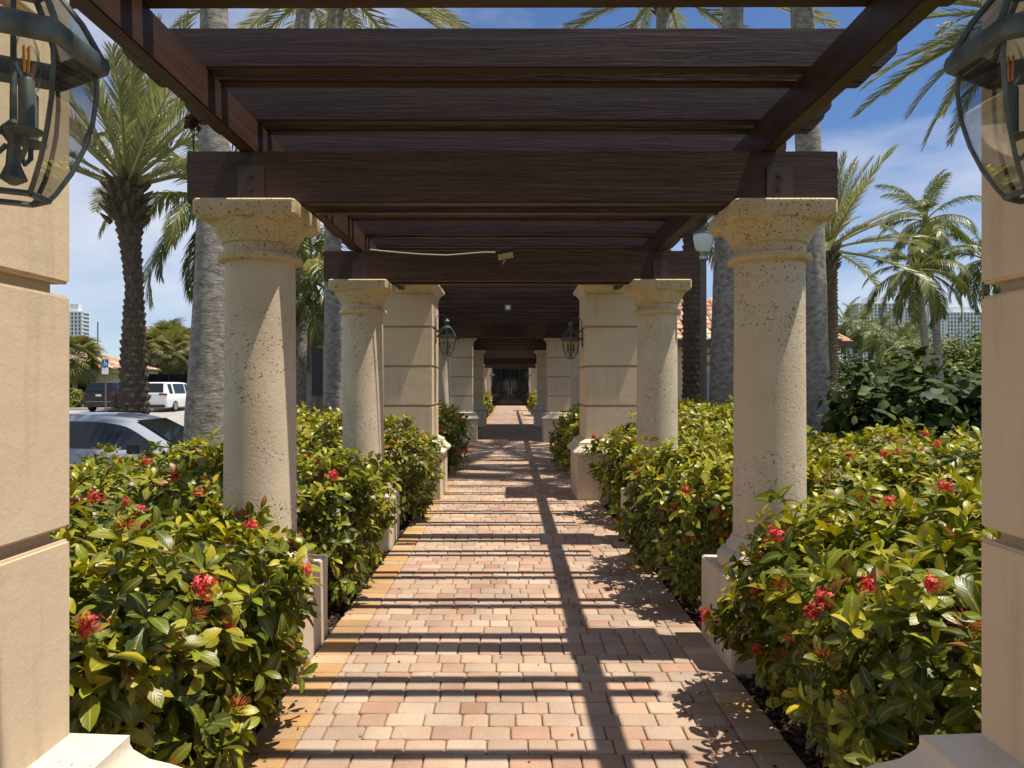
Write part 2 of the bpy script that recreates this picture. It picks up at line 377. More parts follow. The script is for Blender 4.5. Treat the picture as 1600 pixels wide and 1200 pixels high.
def lay(items, names, limit, pal, pool):
    vis = [b for b in items if b[2] > 2.78]; vis.sort(key=lambda b: b[2]); far = vis[limit:]+[b for b in items if b[2] <= 2.78]
    def colour(b):
        c = rnd.choice(PINK if (b[0] == 'b' and b[1] > 0 and rnd.random() < .75) else pal); k = rnd.uniform(.86, 1.1)
        return tuple(v*k for v in c)
    for b in vis[:limit]:
        o = obj_from(names, BM[b[0]], path); o.location = (b[1], b[2], rnd.uniform(-.002, .002)); o.scale = (b[4], 1, 1)
        o.rotation_euler = (rnd.uniform(-.012, .012), rnd.uniform(-.012, .012), rnd.uniform(-.008, .008)); o.color = (*colour(b), 1)
    Vs, Fs, Ts = [], [], []; off = 0
    T = {}
    for k, me in BM.items():
        v = np.array([q.co[:] for q in me.vertices]); f = np.array([p.vertices[:] for p in me.polygons]); T[k] = (v, f)
    for b in far:
        v, f = T[b[0]]
        Vs.append(v*np.array([b[4], 1, 1])+np.array([b[1], b[2], rnd.uniform(-.002, .002)])); Fs.append(f+off); off += len(v)
        Ts.append(np.tile(np.array(colour(b)), (len(v), 1)))
    me = np_mesh(pool, np.concatenate(Vs), np.concatenate(Fs), 'paver', np.concatenate(Ts), smooth=False)
    o = obj_from(pool, me, path); tag(o, None, None, kind='stuff')
lay(bricks, 'paver', 300, PINK, 'far_pavers'); lay(border, 'border_paver', 300, TAN, 'far_border_pavers')

# mulch chips along the edges of the path
V, F, T = [], [], []
mbc = MB()
for i in range(5200):
    side = rnd.choice((-1, 1)); yy = 1.7+9*rnd.random()**1.5
    xx = (XL0-.0-abs(rnd.gauss(0, .22))) if side < 0 else (XR1+.0+abs(rnd.gauss(0, .22)))
    L = rnd.uniform(.008, .028); w = rnd.uniform(.004, .009); a = rnd.uniform(0, 6.28); tl = rnd.uniform(-.5, .5)
    c, s_ = math.cos(a), math.sin(a); zz = -.022+rnd.uniform(0, .015)
    P = [(-L, -w, -tl*L), (L, -w, tl*L), (L, w, tl*L), (-L, w, -tl*L), (-L*.8, 0, w*1.2-tl*L), (L*.8, 0, w*1.2+tl*L)]
    k = rnd.uniform(.5, 1.3); col = (.075*k, .045*k, .03*k) if rnd.random() < .8 else (.17*k, .12*k, .08*k)
    mbc.add([(xx+p*c-q*s_, yy+p*s_+q*c, zz+r_) for p, q, r_ in P], [(0, 1, 5, 4), (2, 3, 4, 5), (1, 2, 5), (3, 0, 4)], col)
o = mbc.build('mulch_chips', 'chip'); tag(o, 'dark brown bark mulch chips along the path edges', 'mulch', kind='stuff')

# ------------------------------------------------------------------ round coral columns
CAPZ = 2.50
def column_parts():
    P = {}
    P['plinth'] = MB().box(-.305, .305, -.305, .305, -.1, .48).build('plinth', 'stucco_white', bevel=.008).data
    base = MB(); base.lathe([(.27, .48), (.285, .50), (.285, .55), (.265, .575), (.235, .585), (.235, .61), (.215, .63), (.205, .66)], 40); P['base'] = base.mesh('base', 'coral', 40)
    sh = MB(); prof = [(.198-.008*t, .655+t*(2.19-.655)) for t in np.linspace(0, 1, 18)]; sh.lathe(prof, 48); P['shaft'] = sh.mesh('shaft', 'coral', 40)
    cp = MB(); cp.lathe([(.19, 2.185), (.222, 2.195), (.230, 2.212), (.222, 2.232), (.196, 2.240), (.196, 2.285), (.21, 2.292), (.212, 2.305), (.222, 2.325), (.243, 2.36), (.262, 2.388), (.268, 2.402)], 48)
    # square slab above, corners a little worn
    cp.square([(-.02, 2.398), (-.008, 2.412), (0, 2.425), (0, 2.492), (-.008, 2.5)], .272, .272, ch=.015)
    P['capital'] = cp.mesh('capital', 'coral_cap', 35)
    return P
CP = column_parts()
for o in [o for o in bpy.data.objects if o.name.startswith('plinth')]: bpy.data.objects.remove(o)
def column(x, y, label, z=0):
    e = empty('round_column', (x, y, z), rnd.choice((0, 1, 2, 3))*math.pi/2, label, 'column', 'round coral stone columns')
    for k in ('plinth', 'base', 'shaft', 'capital'): obj_from(k, CP[k], e)
    return e
Y1, Y2, Y3 = 4.13, 7.05, 14.98
column(-1.413, Y1, 'round coral stone column nearest the camera on the left, beside the silver sedan')
column(1.467, Y1, 'round coral stone column nearest the camera on the right side of the path')
column(-1.42, Y2, 'second round coral stone column along the left side, before the square pier')
column(1.42, Y2, 'second round coral stone column along the right side, before the square pier')
column(-1.43, Y3, 'far round coral stone column behind the left square pier with lantern')
column(1.43, Y3, 'far round coral stone column behind the right square pier with lantern')

# ------------------------------------------------------------------ square rusticated piers
def pier(cx, y0, label, inner, dz=0, wid=.87, dep=.87, top=2.9, cat='pier'):
    """inner: x of the face toward the path; the pier extends outward"""
    s_ = 1 if inner > 0 else -1; x = inner+s_*wid/2
    e = empty('square_pier', (x, y0+dep/2, dz), 0, label, cat, 'square rusticated stucco piers')
    hx, hy = wid/2, dep/2
    MB().square([(0, -.15), (0, .575)], hx+.12, hy+.12).build('base_block', 'stucco_white', e, bevel=.006)
    MB().square([(.12, .577), (.14, .60), (.17, .612), (.17, .635), (.15, .655), (.115, .685), (.09, .72), (.085, .735), (.085, .755), (.06, .768), (.0, .80)], hx, hy).build('base_moulding', 'coral_base' if abs(y0) < 2 else 'stucco_white', e, smooth=30)
    zs = [.78, 1.24, 1.77, 2.30, top-.14]
    MB().square([(-.028, .7), (-.028, top-.1)], hx, hy).build('core', 'stucco_groove', e)
    for a, b in zip(zs[:-1], zs[1:]):
        lo = a+(.013 if a > .8 else 0); MB().square([(0, lo), (0, b-.013)], hx, hy).build('block', 'stucco', e, bevel=.006)
    t = top-.15
    MB().square([(.0, t), (.012, t+.01), (.014, t+.03), (.03, t+.05), (.055, t+.075), (.075, t+.085), (.085, t+.10), (.085, t+.13), (.06, t+.15)], hx, hy).build('cornice', 'stucco_white', e, smooth=30)
    return e
pier(0, .73, 'sunlit tan stucco pier filling the left edge of the picture', -.963, -.06)
pier(0, .73, 'shaded tan stucco pier filling the right edge of the picture', 1.03, -.06)
pier(0, 9.75, 'grooved square stucco pier behind the second left column, with sun patch', -1.043)
pier(0, 9.75, 'grooved square stucco pier behind the second right column', 1.01)
pier(0, 20.0, 'pale square pier on the left at the start of the covered porch', -1.04, wid=1.0)
pier(0, 20.0, 'pale square pier on the right at the start of the covered porch', 1.04, wid=1.0)
pier(0, 27.7, 'brownish square pier on the left at the end of the covered porch', -1.04, wid=1.0)
pier(0, 27.7, 'brownish square pier on the right at the end of the covered porch', 1.04, wid=1.0)
pier(0, 45.0, 'distant sunlit square pier left of the dark entrance doors', -1.3, wid=.8)
pier(0, 45.0, 'distant sunlit square pier right of the dark entrance doors', 1.3, wid=.8)

# ------------------------------------------------------------------ timber pergolas
BZ0, BZ1, SZ1, RZ1 = 2.503, 2.785, 2.972, 3.157
def board_mesh(name, x0, x1, t, h, ch, mat='wood_x'):
    # chamfered lower corners at both ends, board along x, thickness in y, bottom at z=0
    P = [(x0, h), (x0, ch), (x0+ch, 0), (x1-ch, 0), (x1, ch), (x1, h)] if ch else [(x0, h), (x0, 0), (x1, 0), (x1, h)]
    mb_ = MB(); n = len(P); 
    xs = np.linspace(x0, x1, 13)
    V = [(p[0], 0, p[1]) for p in P]+[(p[0], t, p[1]) for p in P]
    F = [tuple(range(n-1, -1, -1))[::-1], tuple(range(2*n-1, n-1, -1))]+[(i, i+n, (i+1) % n+n, (i+1) % n) for i in range(n)]
    mb_.add(V, F)
    me = mb_.mesh(name, mat); bm = bmesh.new(); bm.from_mesh(me)
    bmesh.ops.recalc_face_normals(bm, faces=bm.faces[:])
    bmesh.ops.bevel(bm, geom=bm.edges[:], offset=.006, segments=2, affect='EDGES'); bm.to_mesh(me); bm.free(); return me
RAF = [board_mesh('rafter', -1.79-.01*k, 1.80-.012*k, .075, RZ1-SZ1, .075) for k in range(3)]
BEAM = board_mesh('beam', -1.765, 1.79, .08, BZ1-BZ0, 0)
plate = MB(); plate.box(-.07, .07, -.012, 0, 0, .185); PLATE = plate.mesh('bracket_plate', 'steel_paint')
bolt = MB(); bolt.rings([[(r_*math.cos(a*math.pi/3), yy, r_*math.sin(a*math.pi/3)) for a in range(6)] for r_, yy in ((.02, 0), (.02, -.006), (.013, -.006), (.012, -.018))][::-1]); BOLT = bolt.mesh('bolt', 'steel_paint')
def stringer(parent, x, y0, y1):
    me = board_mesh('stringer', 0, y1-y0, .082, SZ1-BZ1-.002, 0, 'wood_x')
    o = obj_from('stringer', me, parent, (x+.041, y0, BZ1+.001), math.pi/2); return o
def pergola(label, rafters, beams, strs, dz=0):
    e = empty('pergola', (0, rafters[0], 0), 0, label, 'pergola'); y_ = rafters[0]
    for i, ry in enumerate(rafters):
        for k in range(2):
            o = obj_from('rafter', RAF[(i+k) % 3], e, (rnd.uniform(-.012, .012), ry-y_+(.16 if k else 0), SZ1+.001+dz)); o.rotation_euler = (rnd.uniform(-.01, .01), rnd.uniform(-.0015, .0015), rnd.uniform(-.002, .002))
    for by, xa, xb in beams:
        for k in range(2):
            o = obj_from('beam', BEAM, e, (.0, by-.15-y_+(.22 if k else 0), BZ0+dz))
            if k == 0:
                for xx in (xa, xb):
                    p = obj_from('bracket_plate', PLATE, o, (xx, -.001, .012))
                    for zz in (.058, .13): b_ = obj_from('bolt', BOLT, o, (xx, -.0135, .012+zz))
    for x, a, b in strs:
        s_ = stringer(e, x, a-y_, b-y_); s_.location.z += dz
    return e
front_r = [-1.95, -1.2, -.46, .28, 1.02, 1.84, 2.61, 3.37, 4.04, 4.77, 5.52, 6.28, 7.03, 7.69, 8.42, 9.15]
pg = pergola('dark brown timber pergola over the near part of the brick path', front_r, [(Y1, -1.413, 1.467), (Y2, -1.42, 1.42)], [(-1.44, 1.55, 9.7), (1.415, 1.55, 9.7), (-1.44, -2.2, .75), (1.415, -2.2, .75)])
pergola('second dark timber pergola between the lantern piers and the covered porch', [9.95+.755*i for i in range(14)], [(Y3, -1.43, 1.43)], [(-1.43, 10.7, 20.0), (1.43, 10.7, 20.0)])
pergola('farthest dark timber pergola in front of the entrance doors', [29.4+.8*i for i in range(31)], [(33.0, -1.43, 1.43), (39.5, -1.43, 1.43)], [(-1.43, 28.7, 45.0), (1.43, 28.7, 45.0)])
column(-1.43, 39.5, 'most distant round column on the left before the entrance doors')
column(1.43, 39.5, 'most distant round column on the right before the entrance doors')
column(-1.43, 33.0, 'round column on the left just past the covered porch')
column(1.43, 33.0, 'round column on the right just past the covered porch')
# covered porch between the third and fourth piers
pr = empty('covered_porch', (0, 20.4, 0), 0, 'dark timber roofed porch spanning the path between two pairs of piers', 'porch')
MB().box(-3.2, 3.2, .05, 8.6, 3.17, 3.32).build('roof_deck', 'wood_x', pr)
for i in range(11): MB().box(-2.2, 2.2, .15+.8*i, .27+.8*i, 2.9, 3.168).build('joist', 'wood_x', pr)
MB().box(-3.3, 3.3, 0, 8.65, 3.322, 3.6).build('fascia', 'stucco', pr)
for s_ in (-1, 1): MB().box(s_*2.75-.7, s_*2.75+.7, 7.4, 8.3, -.1, 3.16).build('side_wall', 'stucco', pr)

# entrance building at the end of the path
eb = empty('entrance_building', (0, 57.2, 0), 0, 'tan building front with dark glazed double doors at the end of the path', 'building')
for a, b, z0, z1 in ((-12, -1.5, -.4, 5), (1.5, 12, -.4, 5), (-1.5, 1.5, 3.0, 5)): MB().box(a, b, 0, .5, z0, z1).build('wall', 'stucco', eb)
MB().box(-1.75, 1.75, -.12, -.005, 3.0, 3.25).build('lintel', 'stucco_white', eb)
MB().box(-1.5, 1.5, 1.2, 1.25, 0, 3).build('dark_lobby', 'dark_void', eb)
for s_ in (-1, 1):
    d = MB().box(min(0, s_*1.48)+.01, max(0, s_*1.48)-.01, .2, .24, .02, .14); d.box(min(0, s_*1.48)+.01, max(0, s_*1.48)-.01, .2, .24, 2.85, 2.98)
    d.box(s_*.03-.02, s_*.03+.02, .2, .24, .14, 2.85); d.box(s_*1.46-.02, s_*1.46+.02, .2, .24, .14, 2.85); d.box(s_*.74-.03, s_*.74+.03, .2, .24, .14, 2.85)
    dd = d.build('door', 'black_metal', eb)
    for k in range(2):
        for zz in (.14, 1.06, 1.98):
            a = s_*(.05+.72*k); b = s_*(.70+.72*k); MB().box(min(a, b), max(a, b), .215, .225, zz+.015, zz+.89).build('pane', 'door_glass', dd)
    MB().tube([(s_*.1, .15, .9), (s_*.1, .15, 1.4)], .015).build('door_handle', 'alloy', dd)

# ------------------------------------------------------------------ wall lanterns
def hexring(r, z, n=6, ph=math.pi/2): return [(r*math.cos(2*math.pi*j/n+ph), r*math.sin(2*math.pi*j/n+ph), z) for j in range(n)]
def make_lantern():
    e = empty('wall_lantern'); P = [(.124, -.004), (.1265, -.05), (.120, -.105), (.106, -.155), (.086, -.203), (.062, -.243), (.052, -.256)]
    rim = MB(); prof = [(.116, -.004), (.134, -.016), (.147, -.010), (.151, .004), (.147, .018), (.134, .028), (.118, .03), (.108, .022)]
    rim.rings([hexring(r, z) for r, z in prof]+[hexring(*prof[0])], cap=False); rim.build('rim', 'verdigris', e, smooth=30)
    fr_ = MB()
    for j in range(6):
        a = 2*math.pi*j/6+math.pi/2; pts = [((r+.002)*math.cos(a), (r+.002)*math.sin(a), z) for r, z in P]; fr_.tube(pts, .0042, 6)
        b = 2*math.pi*(j+1)/6+math.pi/2
        fr_.tube([(.053*math.cos(a), .053*math.sin(a), -.257), (.053*math.cos(b), .053*math.sin(b), -.257)], .006, 6)
        fr_.tube([(.136*math.cos(a), .136*math.sin(a), .02), (.105*math.cos(a), .105*math.sin(a), .075), (.062*math.cos(a), .062*math.sin(a), .125)], .006, 6)
    fr_.build('frame', 'verdigris', e, smooth=50)
    for j in range(6):
        a = 2*math.pi*j/6+math.pi/2; b = 2*math.pi*(j+1)/6+math.pi/2
        gm = MB(); V = []; F = []
        for r, z in P: V += [(r*math.cos(a), r*math.sin(a), z), (r*math.cos(b), r*math.sin(b), z)]
        F = [(2*i, 2*i+1, 2*i+3, 2*i+2) for i in range(len(P)-1)]; gm.add(V, F); gm.build('glass_pane', 'lantern_glass', e, smooth=50)
        gm = MB(); Q = [(.134, .022), (.104, .075), (.062, .124)]; V = []
        for r, z in Q: V += [(r*math.cos(a), r*math.sin(a), z), (r*math.cos(b), r*math.sin(b), z)]
        gm.add(V, [(0, 1, 3, 2), (2, 3, 5, 4)]); gm.build('roof_pane', 'lantern_glass', e)
    tp = MB(); tp.rings([hexring(.066, .12), hexring(.07, .128), hexring(.066, .138), hexring(.04, .15)])
    tp.lathe([(.03, .15), (.03, .165), (.016, .172), (.014, .185), (.034, .20), (.04, .215), (.034, .232), (.014, .245), (.006, .262)], 16); tp.build('finial', 'verdigris', e, smooth=40)
    # candles
    st = MB(); st.lathe([(.006, -.235), (.022, -.225), (.012, -.20), (.009, -.16), (.02, -.145), (.02, -.135), (.006, -.12), (.004, .12)], 12); st.build('stem', 'verdigris', e, smooth=40)
    for k in range(3):
        a = 2*math.pi*k/3+.5; cx, cy = .045*math.cos(a), .045*math.sin(a)
        c = MB(); c.tube([(.01*math.cos(a), .01*math.sin(a), -.165), (.03*math.cos(a), .03*math.sin(a), -.19), (cx, cy, -.175), (cx, cy, -.155)], .0045, 8)
        c.lathe([(.004, -.158), (.026, -.15), (.027, -.146), (.012, -.142)], 14, (cx, cy, 0)); c.lathe([(.0125, -.142), (.0125, -.06), (.010, -.056)], 14, (cx, cy, 0))
        co = c.build('candle', 'candle', e, smooth=40)
        bl = MB(); bl.lathe([(.008, -.056), (.014, -.044), (.020, -.026), (.0195, -.006), (.012, .016), (.003, .032)], 14, (cx, cy, 0)); bl.build('bulb', 'lantern_glass', co, smooth=60)
        fl = MB()
        for q in range(4):
            t = q*math.pi/2; fl.tube([(cx+.004*math.cos(t), cy+.004*math.sin(t), -.045), (cx+.0055*math.cos(t), cy+.0055*math.sin(t), .0)], .0017, 5)
        fl.build('filament', 'filament', co)
    # bracket: back plate stands at +x (wall side), scroll arm over the top
    ar = MB(); ar.box(.150, .166, -.045, .045, -.09, .16); ar.tube([(.158, 0, .02), (.14, 0, .015), (.125, 0, .01)], .014, 8)
    pts = [(.155, 0, .13)]+[(.085+.07*math.cos(t), 0, .225+.085*math.sin(t)) for t in np.linspace(-.5, math.pi+.2, 16)]+[(.0, 0, .235), (.0, 0, .25)]
    ar.tube(pts, .0055, 8); ar.build('bracket', 'verdigris', e, smooth=40)
    return e
lan = make_lantern()
LG = 'wall lanterns on the piers'
def place_lantern(o, x, y, z, rz, label, sc=1.0): o.location = (x, y, z); o.rotation_euler = (0, 0, rz); o.scale = (sc,)*3; tag(o, label, 'lantern', LG)
place_lantern(lan, -.963+.153, 1.19, 2.045, math.pi, 'large bell shaped glass lantern on the near left pier, cut by the frame', .92)
for x, y, z, rz, lb, sc in ((1.03-.153, 1.205, 2.055, 0, 'large bell shaped glass lantern on the near right pier, cut by the frame', .92), (-1.043+.166, 10.15, 2.19, math.pi, 'verdigris glass lantern on the left grooved pier beyond the columns', 1), (1.01-.166, 10.15, 2.15, 0, 'verdigris glass lantern on the right grooved pier beyond the columns', 1), (-1.3+.17, 45.3, 2.2, math.pi, 'tiny distant lantern left of the entrance doors', 1.3), (1.3-.17, 45.3, 2.2, 0, 'tiny distant lantern right of the entrance doors', 1.3)):
    place_lantern(copy_tree(lan), x, y, z, rz, lb, sc)

# ------------------------------------------------------------------ floodlight with cable and small square light
fl = empty('floodlight', (-.045, Y2-.16, 2.70), 0, 'small tilted floodlight fixed to the second beam with white cable', 'floodlight')
hd = MB(); hd.box(-.085, .085, -.03, .03, -.045, .045); hdo = hd.build('housing', 'black_metal', fl, bevel=.005)
for k in range(9): MB().box(-.08+.02*k-.003, -.08+.02*k+.003, -.025, .03, .046, .062).build('fin', 'black_metal', hdo)
MB().box(-.072, .072, -.034, -.031, -.035, .022).build('lens', 'led_lens', hdo)
hdo.rotation_euler = (R(24), R(-12), 0); hdo.location = (0, -.09, .03)
MB().tube([(-.03, -.005, -.06), (-.02, -.06, -.045), (0, -.085, -.01)], .008).build('bracket', 'aluminium', fl)
MB().tube([(-1.27, -.045, .085), (-1.0, -.03, .06), (-.8, -.03, .045), (-.55, -.03, .035), (-.36, -.03, .05), (-.2, -.035, .062), (0, -.06, .055), (.02, -.085, .04)], .006).build('cable', 'cable', fl)
sq = MB().box(-.055, .055, -.03, .0, -.05, .05); so = sq.build('square_light', 'aluminium', loc=(-.04, 12.95, 2.90)); tag(so, 'small square light fixture under the middle rafters', 'light fixture')
MB().box(-.035, .035, -.036, -.031, -.03, .03).build('lens', 'white_paint', so)
# seed pod lying on the path
o = MB().tube([(-.035, 0, .01), (-.02, .004, .016), (.01, 0, .018), (.035, -.006, .01)], [.004, .011, .012, .004], 8).build('seed_pod', 'rubber', loc=(1.08, 7.05, 0)); tag(o, 'small dark seed pod lying on the right border bricks', 'seed pod')

# ------------------------------------------------------------------ leaves, hedges and flowers
def leaf_template(wid=.22, droop=.22, fold=.10, tip=True):
    ts = [0, .10, .32, .62, .87, 1.0]; ws = [.02, .10*wid/.22, wid*.88, wid*1.02, wid*.62, 0]
    V = []; F = []
    for t, w in zip(ts, ws):
        z_ = .10*math.sin(t*2.2)-droop*t*t
        if w == 0: V.append((t, 0, z_))
        else: V += [(t, w, z_+fold*w*2), (t, 0, z_), (t, -w, z_+fold*w*2)]
    for i in range(4):
        a = 3*i; F += [(a, a+1, a+4), (a, a+4, a+3), (a+1, a+2, a+5), (a+1, a+5, a+4)]
    F += [(12, 13, 15), (13, 14, 15)]
    return np.array(V), np.array(F)[:, ::-1]
def leaf_coords(tpl):
    v = tpl[0]; w = np.array([max(1e-4, np.abs(v[np.abs(v[:, 0]-t) < 1e-6, 1]).max()) for t in v[:, 0]])
    return np.stack([v[:, 0], v[:, 1]/w, np.ones(len(v))], 1)
def add_lc(me, tpl, n):
    a = me.attributes.new('lc', 'FLOAT_VECTOR', 'POINT'); a.data.foreach_set('vector', np.tile(leaf_coords(tpl), (n, 1)).astype(np.float32).ravel()); return me
LEAF = leaf_template(); CLUSIA = leaf_template(.30, .05, .06); SMALL = (np.array([(0, 0, 0), (.5, .26, .05), (.5, -.26, .05), (1, 0, -.08)]), np.array([(0, 2, 1), (1, 2, 3)]))
def norm(a): return a/np.maximum(np.linalg.norm(a, axis=-1, keepdims=True), 1e-9)
def leaf_frames(P, D, N):
    X = norm(D); Z = norm(N-(N*X).sum(1, keepdims=True)*X); Yv = np.cross(Z, X); return X, Yv, Z
def leaves_mesh(name, tpl, P, X, Yv, Z, sc, tint, mat='leaf'):
    tv, tf = tpl; n = len(P); k = len(tv)
    V = P[:, None, :]+sc[:, None, None]*(tv[None, :, 0:1]*X[:, None, :]+tv[None, :, 1:2]*Yv[:, None, :]+tv[None, :, 2:3]*Z[:, None, :])
    F = tf[None]+(np.arange(n)*k)[:, None, None]
    me = np_mesh(name, V.reshape(-1, 3), F.reshape(-1, 3), mat, np.repeat(tint, k, 0))
    return add_lc(me, tpl, n) if k > 6 else me
LEAF_ME = add_lc(np_mesh('leaf', LEAF[0], LEAF[1], 'leaf'), LEAF, 1)
YOUNG_SUNLIT = np.array([[.42, .36, .018], [.33, .325, .018], [.47, .385, .02], [.25, .285, .016]]); OLD_SHADED = np.array([[.06, .085, .011], [.04, .062, .009], [.08, .105, .012], [.12, .14, .014]])  # new and old leaf hues; the two sets also paint sun and shade
RUST = np.array([[.28, .13, .03], [.22, .09, .03]])
def flower_mesh(spent):
    mb_ = MB(); r2 = random.Random(3 if spent else 5)
    for i in range(38):
        th = math.acos(1-.86*r2.random()); ph = r2.uniform(0, 6.28); d = Vector((math.sin(th)*math.cos(ph), math.sin(th)*math.sin(ph), math.cos(th)))
        L = r2.uniform(.024, .050); k = r2.uniform(.8, 1.15)
        col = ((.62*k, .035*k, .045*k) if r2.random() < .75 else (.72*k, .10*k, .10*k)) if not spent else ((.36*k, .12*k, .035*k) if r2.random() < .7 else (.5*k, .09*k, .04*k))
        a = d.orthogonal().normalized(); b = d.cross(a); w = .0011
        p0 = d*.004; p1 = d*L+Vector((0, 0, -.004*(1-d.z)))
        mb_.add([p0+a*w, p0-a*w*.5+b*w, p0-a*w*.5-b*w, p1+a*w, p1-a*w*.5+b*w, p1-a*w*.5-b*w], [(0, 1, 4, 3), (1, 2, 5, 4), (2, 0, 3, 5)], col)
        if not spent and r2.random() < .8:
            for q in range(4):
                an = q*math.pi/2+r2.random(); e = a*math.cos(an)+b*math.sin(an); f = d.cross(e)
                mb_.add([p1, p1+e*.006+f*.0032+d*.001, p1+e*.0115+d*.0005, p1+e*.006-f*.0032+d*.001], [(0, 1, 2, 3)], (col[0]*1.1, col[1]*1.3, col[2]*1.3))
    return mb_.mesh('flower_head', 'petal')
FL = [flower_mesh(False), flower_mesh(True)]
CAM = np.array([0, 0, EYE])
def hedge(label, cx, cy, hx, hy, h, ros, parts=0, flowers=6, leafsize=.085, sharp=2.9, lumps=.095, seed=1, cat='hedge', z0=0.0, twigs=30, young_sunlit=.68, group='flowering ixora hedges'):
    r = np.random.default_rng(seed); e = empty('flowering_hedge', (cx, cy, z0), 0, label, cat, group)
    ph = r.uniform(0, 6.28, 8)
    def lump(x, y_, z_): return lumps*(np.sin(5.1*x+ph[0]+2*z_)*np.sin(4.3*y_+ph[1])+.6*np.sin(9*x+ph[2])*np.sin(8.2*y_+ph[3]+3*z_)+.5*np.sin(7.5*z_+ph[4]+4*x))
    At = 4*hx*hy; As = 4*(hx+hy)*h*.95; nt_ = int(ros*At/(At+As)); ns = ros-nt_
    # top
    x = r.uniform(-1, 1, nt_); y_ = r.uniform(-1, 1, nt_); rr = (np.abs(x)**sharp+np.abs(y_)**sharp)**(1/sharp); keep = rr < 1; x, y_, rr = x[keep], y_[keep], rr[keep]
    zt = h*(1-.22*rr**4)+lump(x*hx, y_*hy, 0*x); Pt = np.stack([x*hx, y_*hy, zt], 1)
    Nt = norm(np.stack([x*.55*rr**2, y_*.55*rr**2, np.ones_like(x)], 1))
    # sides
    t = r.uniform(0, 2*math.pi, ns); c, s_ = np.cos(t), np.sin(t); k = (np.abs(c)**sharp+np.abs(s_)**sharp)**(-1/sharp)
    zz = r.uniform(.10, .86, ns); bulge = .64+.36*np.sin(np.clip(zz, 0, 1)*math.pi*.85+.1)
    Ps = np.stack([c*k*hx*bulge, s_*k*hy*bulge, zz*h], 1); nn = norm(np.stack([np.sign(c)*np.abs(c*k)**(sharp-1)/hx, np.sign(s_)*np.abs(s_*k)**(sharp-1)/hy, 0*c], 1))
    lp = lump(Ps[:, 0], Ps[:, 1], Ps[:, 2]); Ps += nn*lp[:, None]*1.2; Ns = norm(nn+np.array([0, 0, 1])*(.25+.75*zz[:, None]))
    P = np.concatenate([Pt, Ps]); N = np.concatenate([Nt, Ns])
    dep = np.where(r.random(len(P)) < .07, -r.uniform(.02, .10, len(P)), r.random(len(P))**1.6*.17); P = P-N*dep[:, None]
    N = norm(N+r.normal(0, .28, N.shape)); m_ = P[:, 2] > .03; P, N, dep = P[m_], N[m_], dep[m_]
    # whorls of leaves
    nl = r.integers(5, 9, len(P)); idx = np.repeat(np.arange(len(P)), nl); j = np.concatenate([np.arange(q) for q in nl]); n = len(idx)
    A = N[idx]; U = norm(np.cross(A, np.array([.3, .9, .2]))); Vv = np.cross(A, U)
    phi = j*2.4+r.uniform(0, 6.28, len(P))[idx]+r.normal(0, .2, n); th = R(28)+R(62)*((j+.5)/nl[idx])+r.normal(0, .15, n)
    D = np.cos(th)[:, None]*A+np.sin(th)[:, None]*(np.cos(phi)[:, None]*U+np.sin(phi)[:, None]*Vv)
    D[:, 2] -= .12; D = norm(D); LP = P[idx]-A*(j*.006)[:, None]+D*.006
    sc = leafsize*r.uniform(.55, 1.3, n)*(.72+.5*(j+.5)/nl[idx])
    Nn = A+r.normal(0, .25, A.shape); X, Yv, Z = leaf_frames(LP, D, Nn)
    is_sunlit = (r.random(len(P)) < np.where(N[:, 2] > .75, young_sunlit+.08, young_sunlit-.34))[idx]; frac = (j+.5)/nl[idx]  # yellower tops, darker sides: new growth, plus sun and shade put into colour
    ty = YOUNG_SUNLIT[r.integers(0, 4, n)]; to = OLD_SHADED[r.integers(0, 4, n)]; w = np.where(is_sunlit, np.clip(1.05-frac*.75, 0, 1), .12)[:, None]
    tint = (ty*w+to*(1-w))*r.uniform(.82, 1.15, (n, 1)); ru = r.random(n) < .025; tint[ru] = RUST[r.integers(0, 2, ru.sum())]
    keep = LP[:, 2] > .02
    LP, X, Yv, Z, sc, tint, dd = LP[keep], X[keep], Yv[keep], Z[keep], sc[keep], tint[keep], dep[idx][keep]; n = len(LP)
    own = np.zeros(n, bool)
    if parts:
        Wp = LP+np.array([cx, cy, z0]); v = CAM-Wp; dist = np.linalg.norm(v, axis=1); u = 797+FPX*Wp[:, 0]/np.maximum(Wp[:, 1], .1); q = 604-FPX*(Wp[:, 2]-EYE)/np.maximum(Wp[:, 1], .1)
        nrm = N[idx][keep]; face = (nrm*v/dist[:, None]).sum(1); inner = 107 if cx < 0 else 1530
        vis = (u > 120) & (u < 1525) & (q < 1195) & (q > 0) & (face > .2) & (dd < .05) & (Wp[:, 1] > .3)
        score = np.where(vis, sc/dist*(.4+np.abs((Z*v/dist[:, None]).sum(1))), 0); own[np.argsort(-score)[:parts]] = True; own &= score > 0
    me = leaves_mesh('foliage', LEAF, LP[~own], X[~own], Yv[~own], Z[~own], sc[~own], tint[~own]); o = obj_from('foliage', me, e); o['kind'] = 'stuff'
    for i in np.nonzero(own)[0]:
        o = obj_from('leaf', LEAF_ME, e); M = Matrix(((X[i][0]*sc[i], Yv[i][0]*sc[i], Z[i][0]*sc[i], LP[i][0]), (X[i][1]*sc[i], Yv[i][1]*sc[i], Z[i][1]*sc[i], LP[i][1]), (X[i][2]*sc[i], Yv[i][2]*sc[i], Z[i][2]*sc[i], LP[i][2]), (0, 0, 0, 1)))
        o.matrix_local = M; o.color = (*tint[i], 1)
    # inner twigs
    tw = MB()
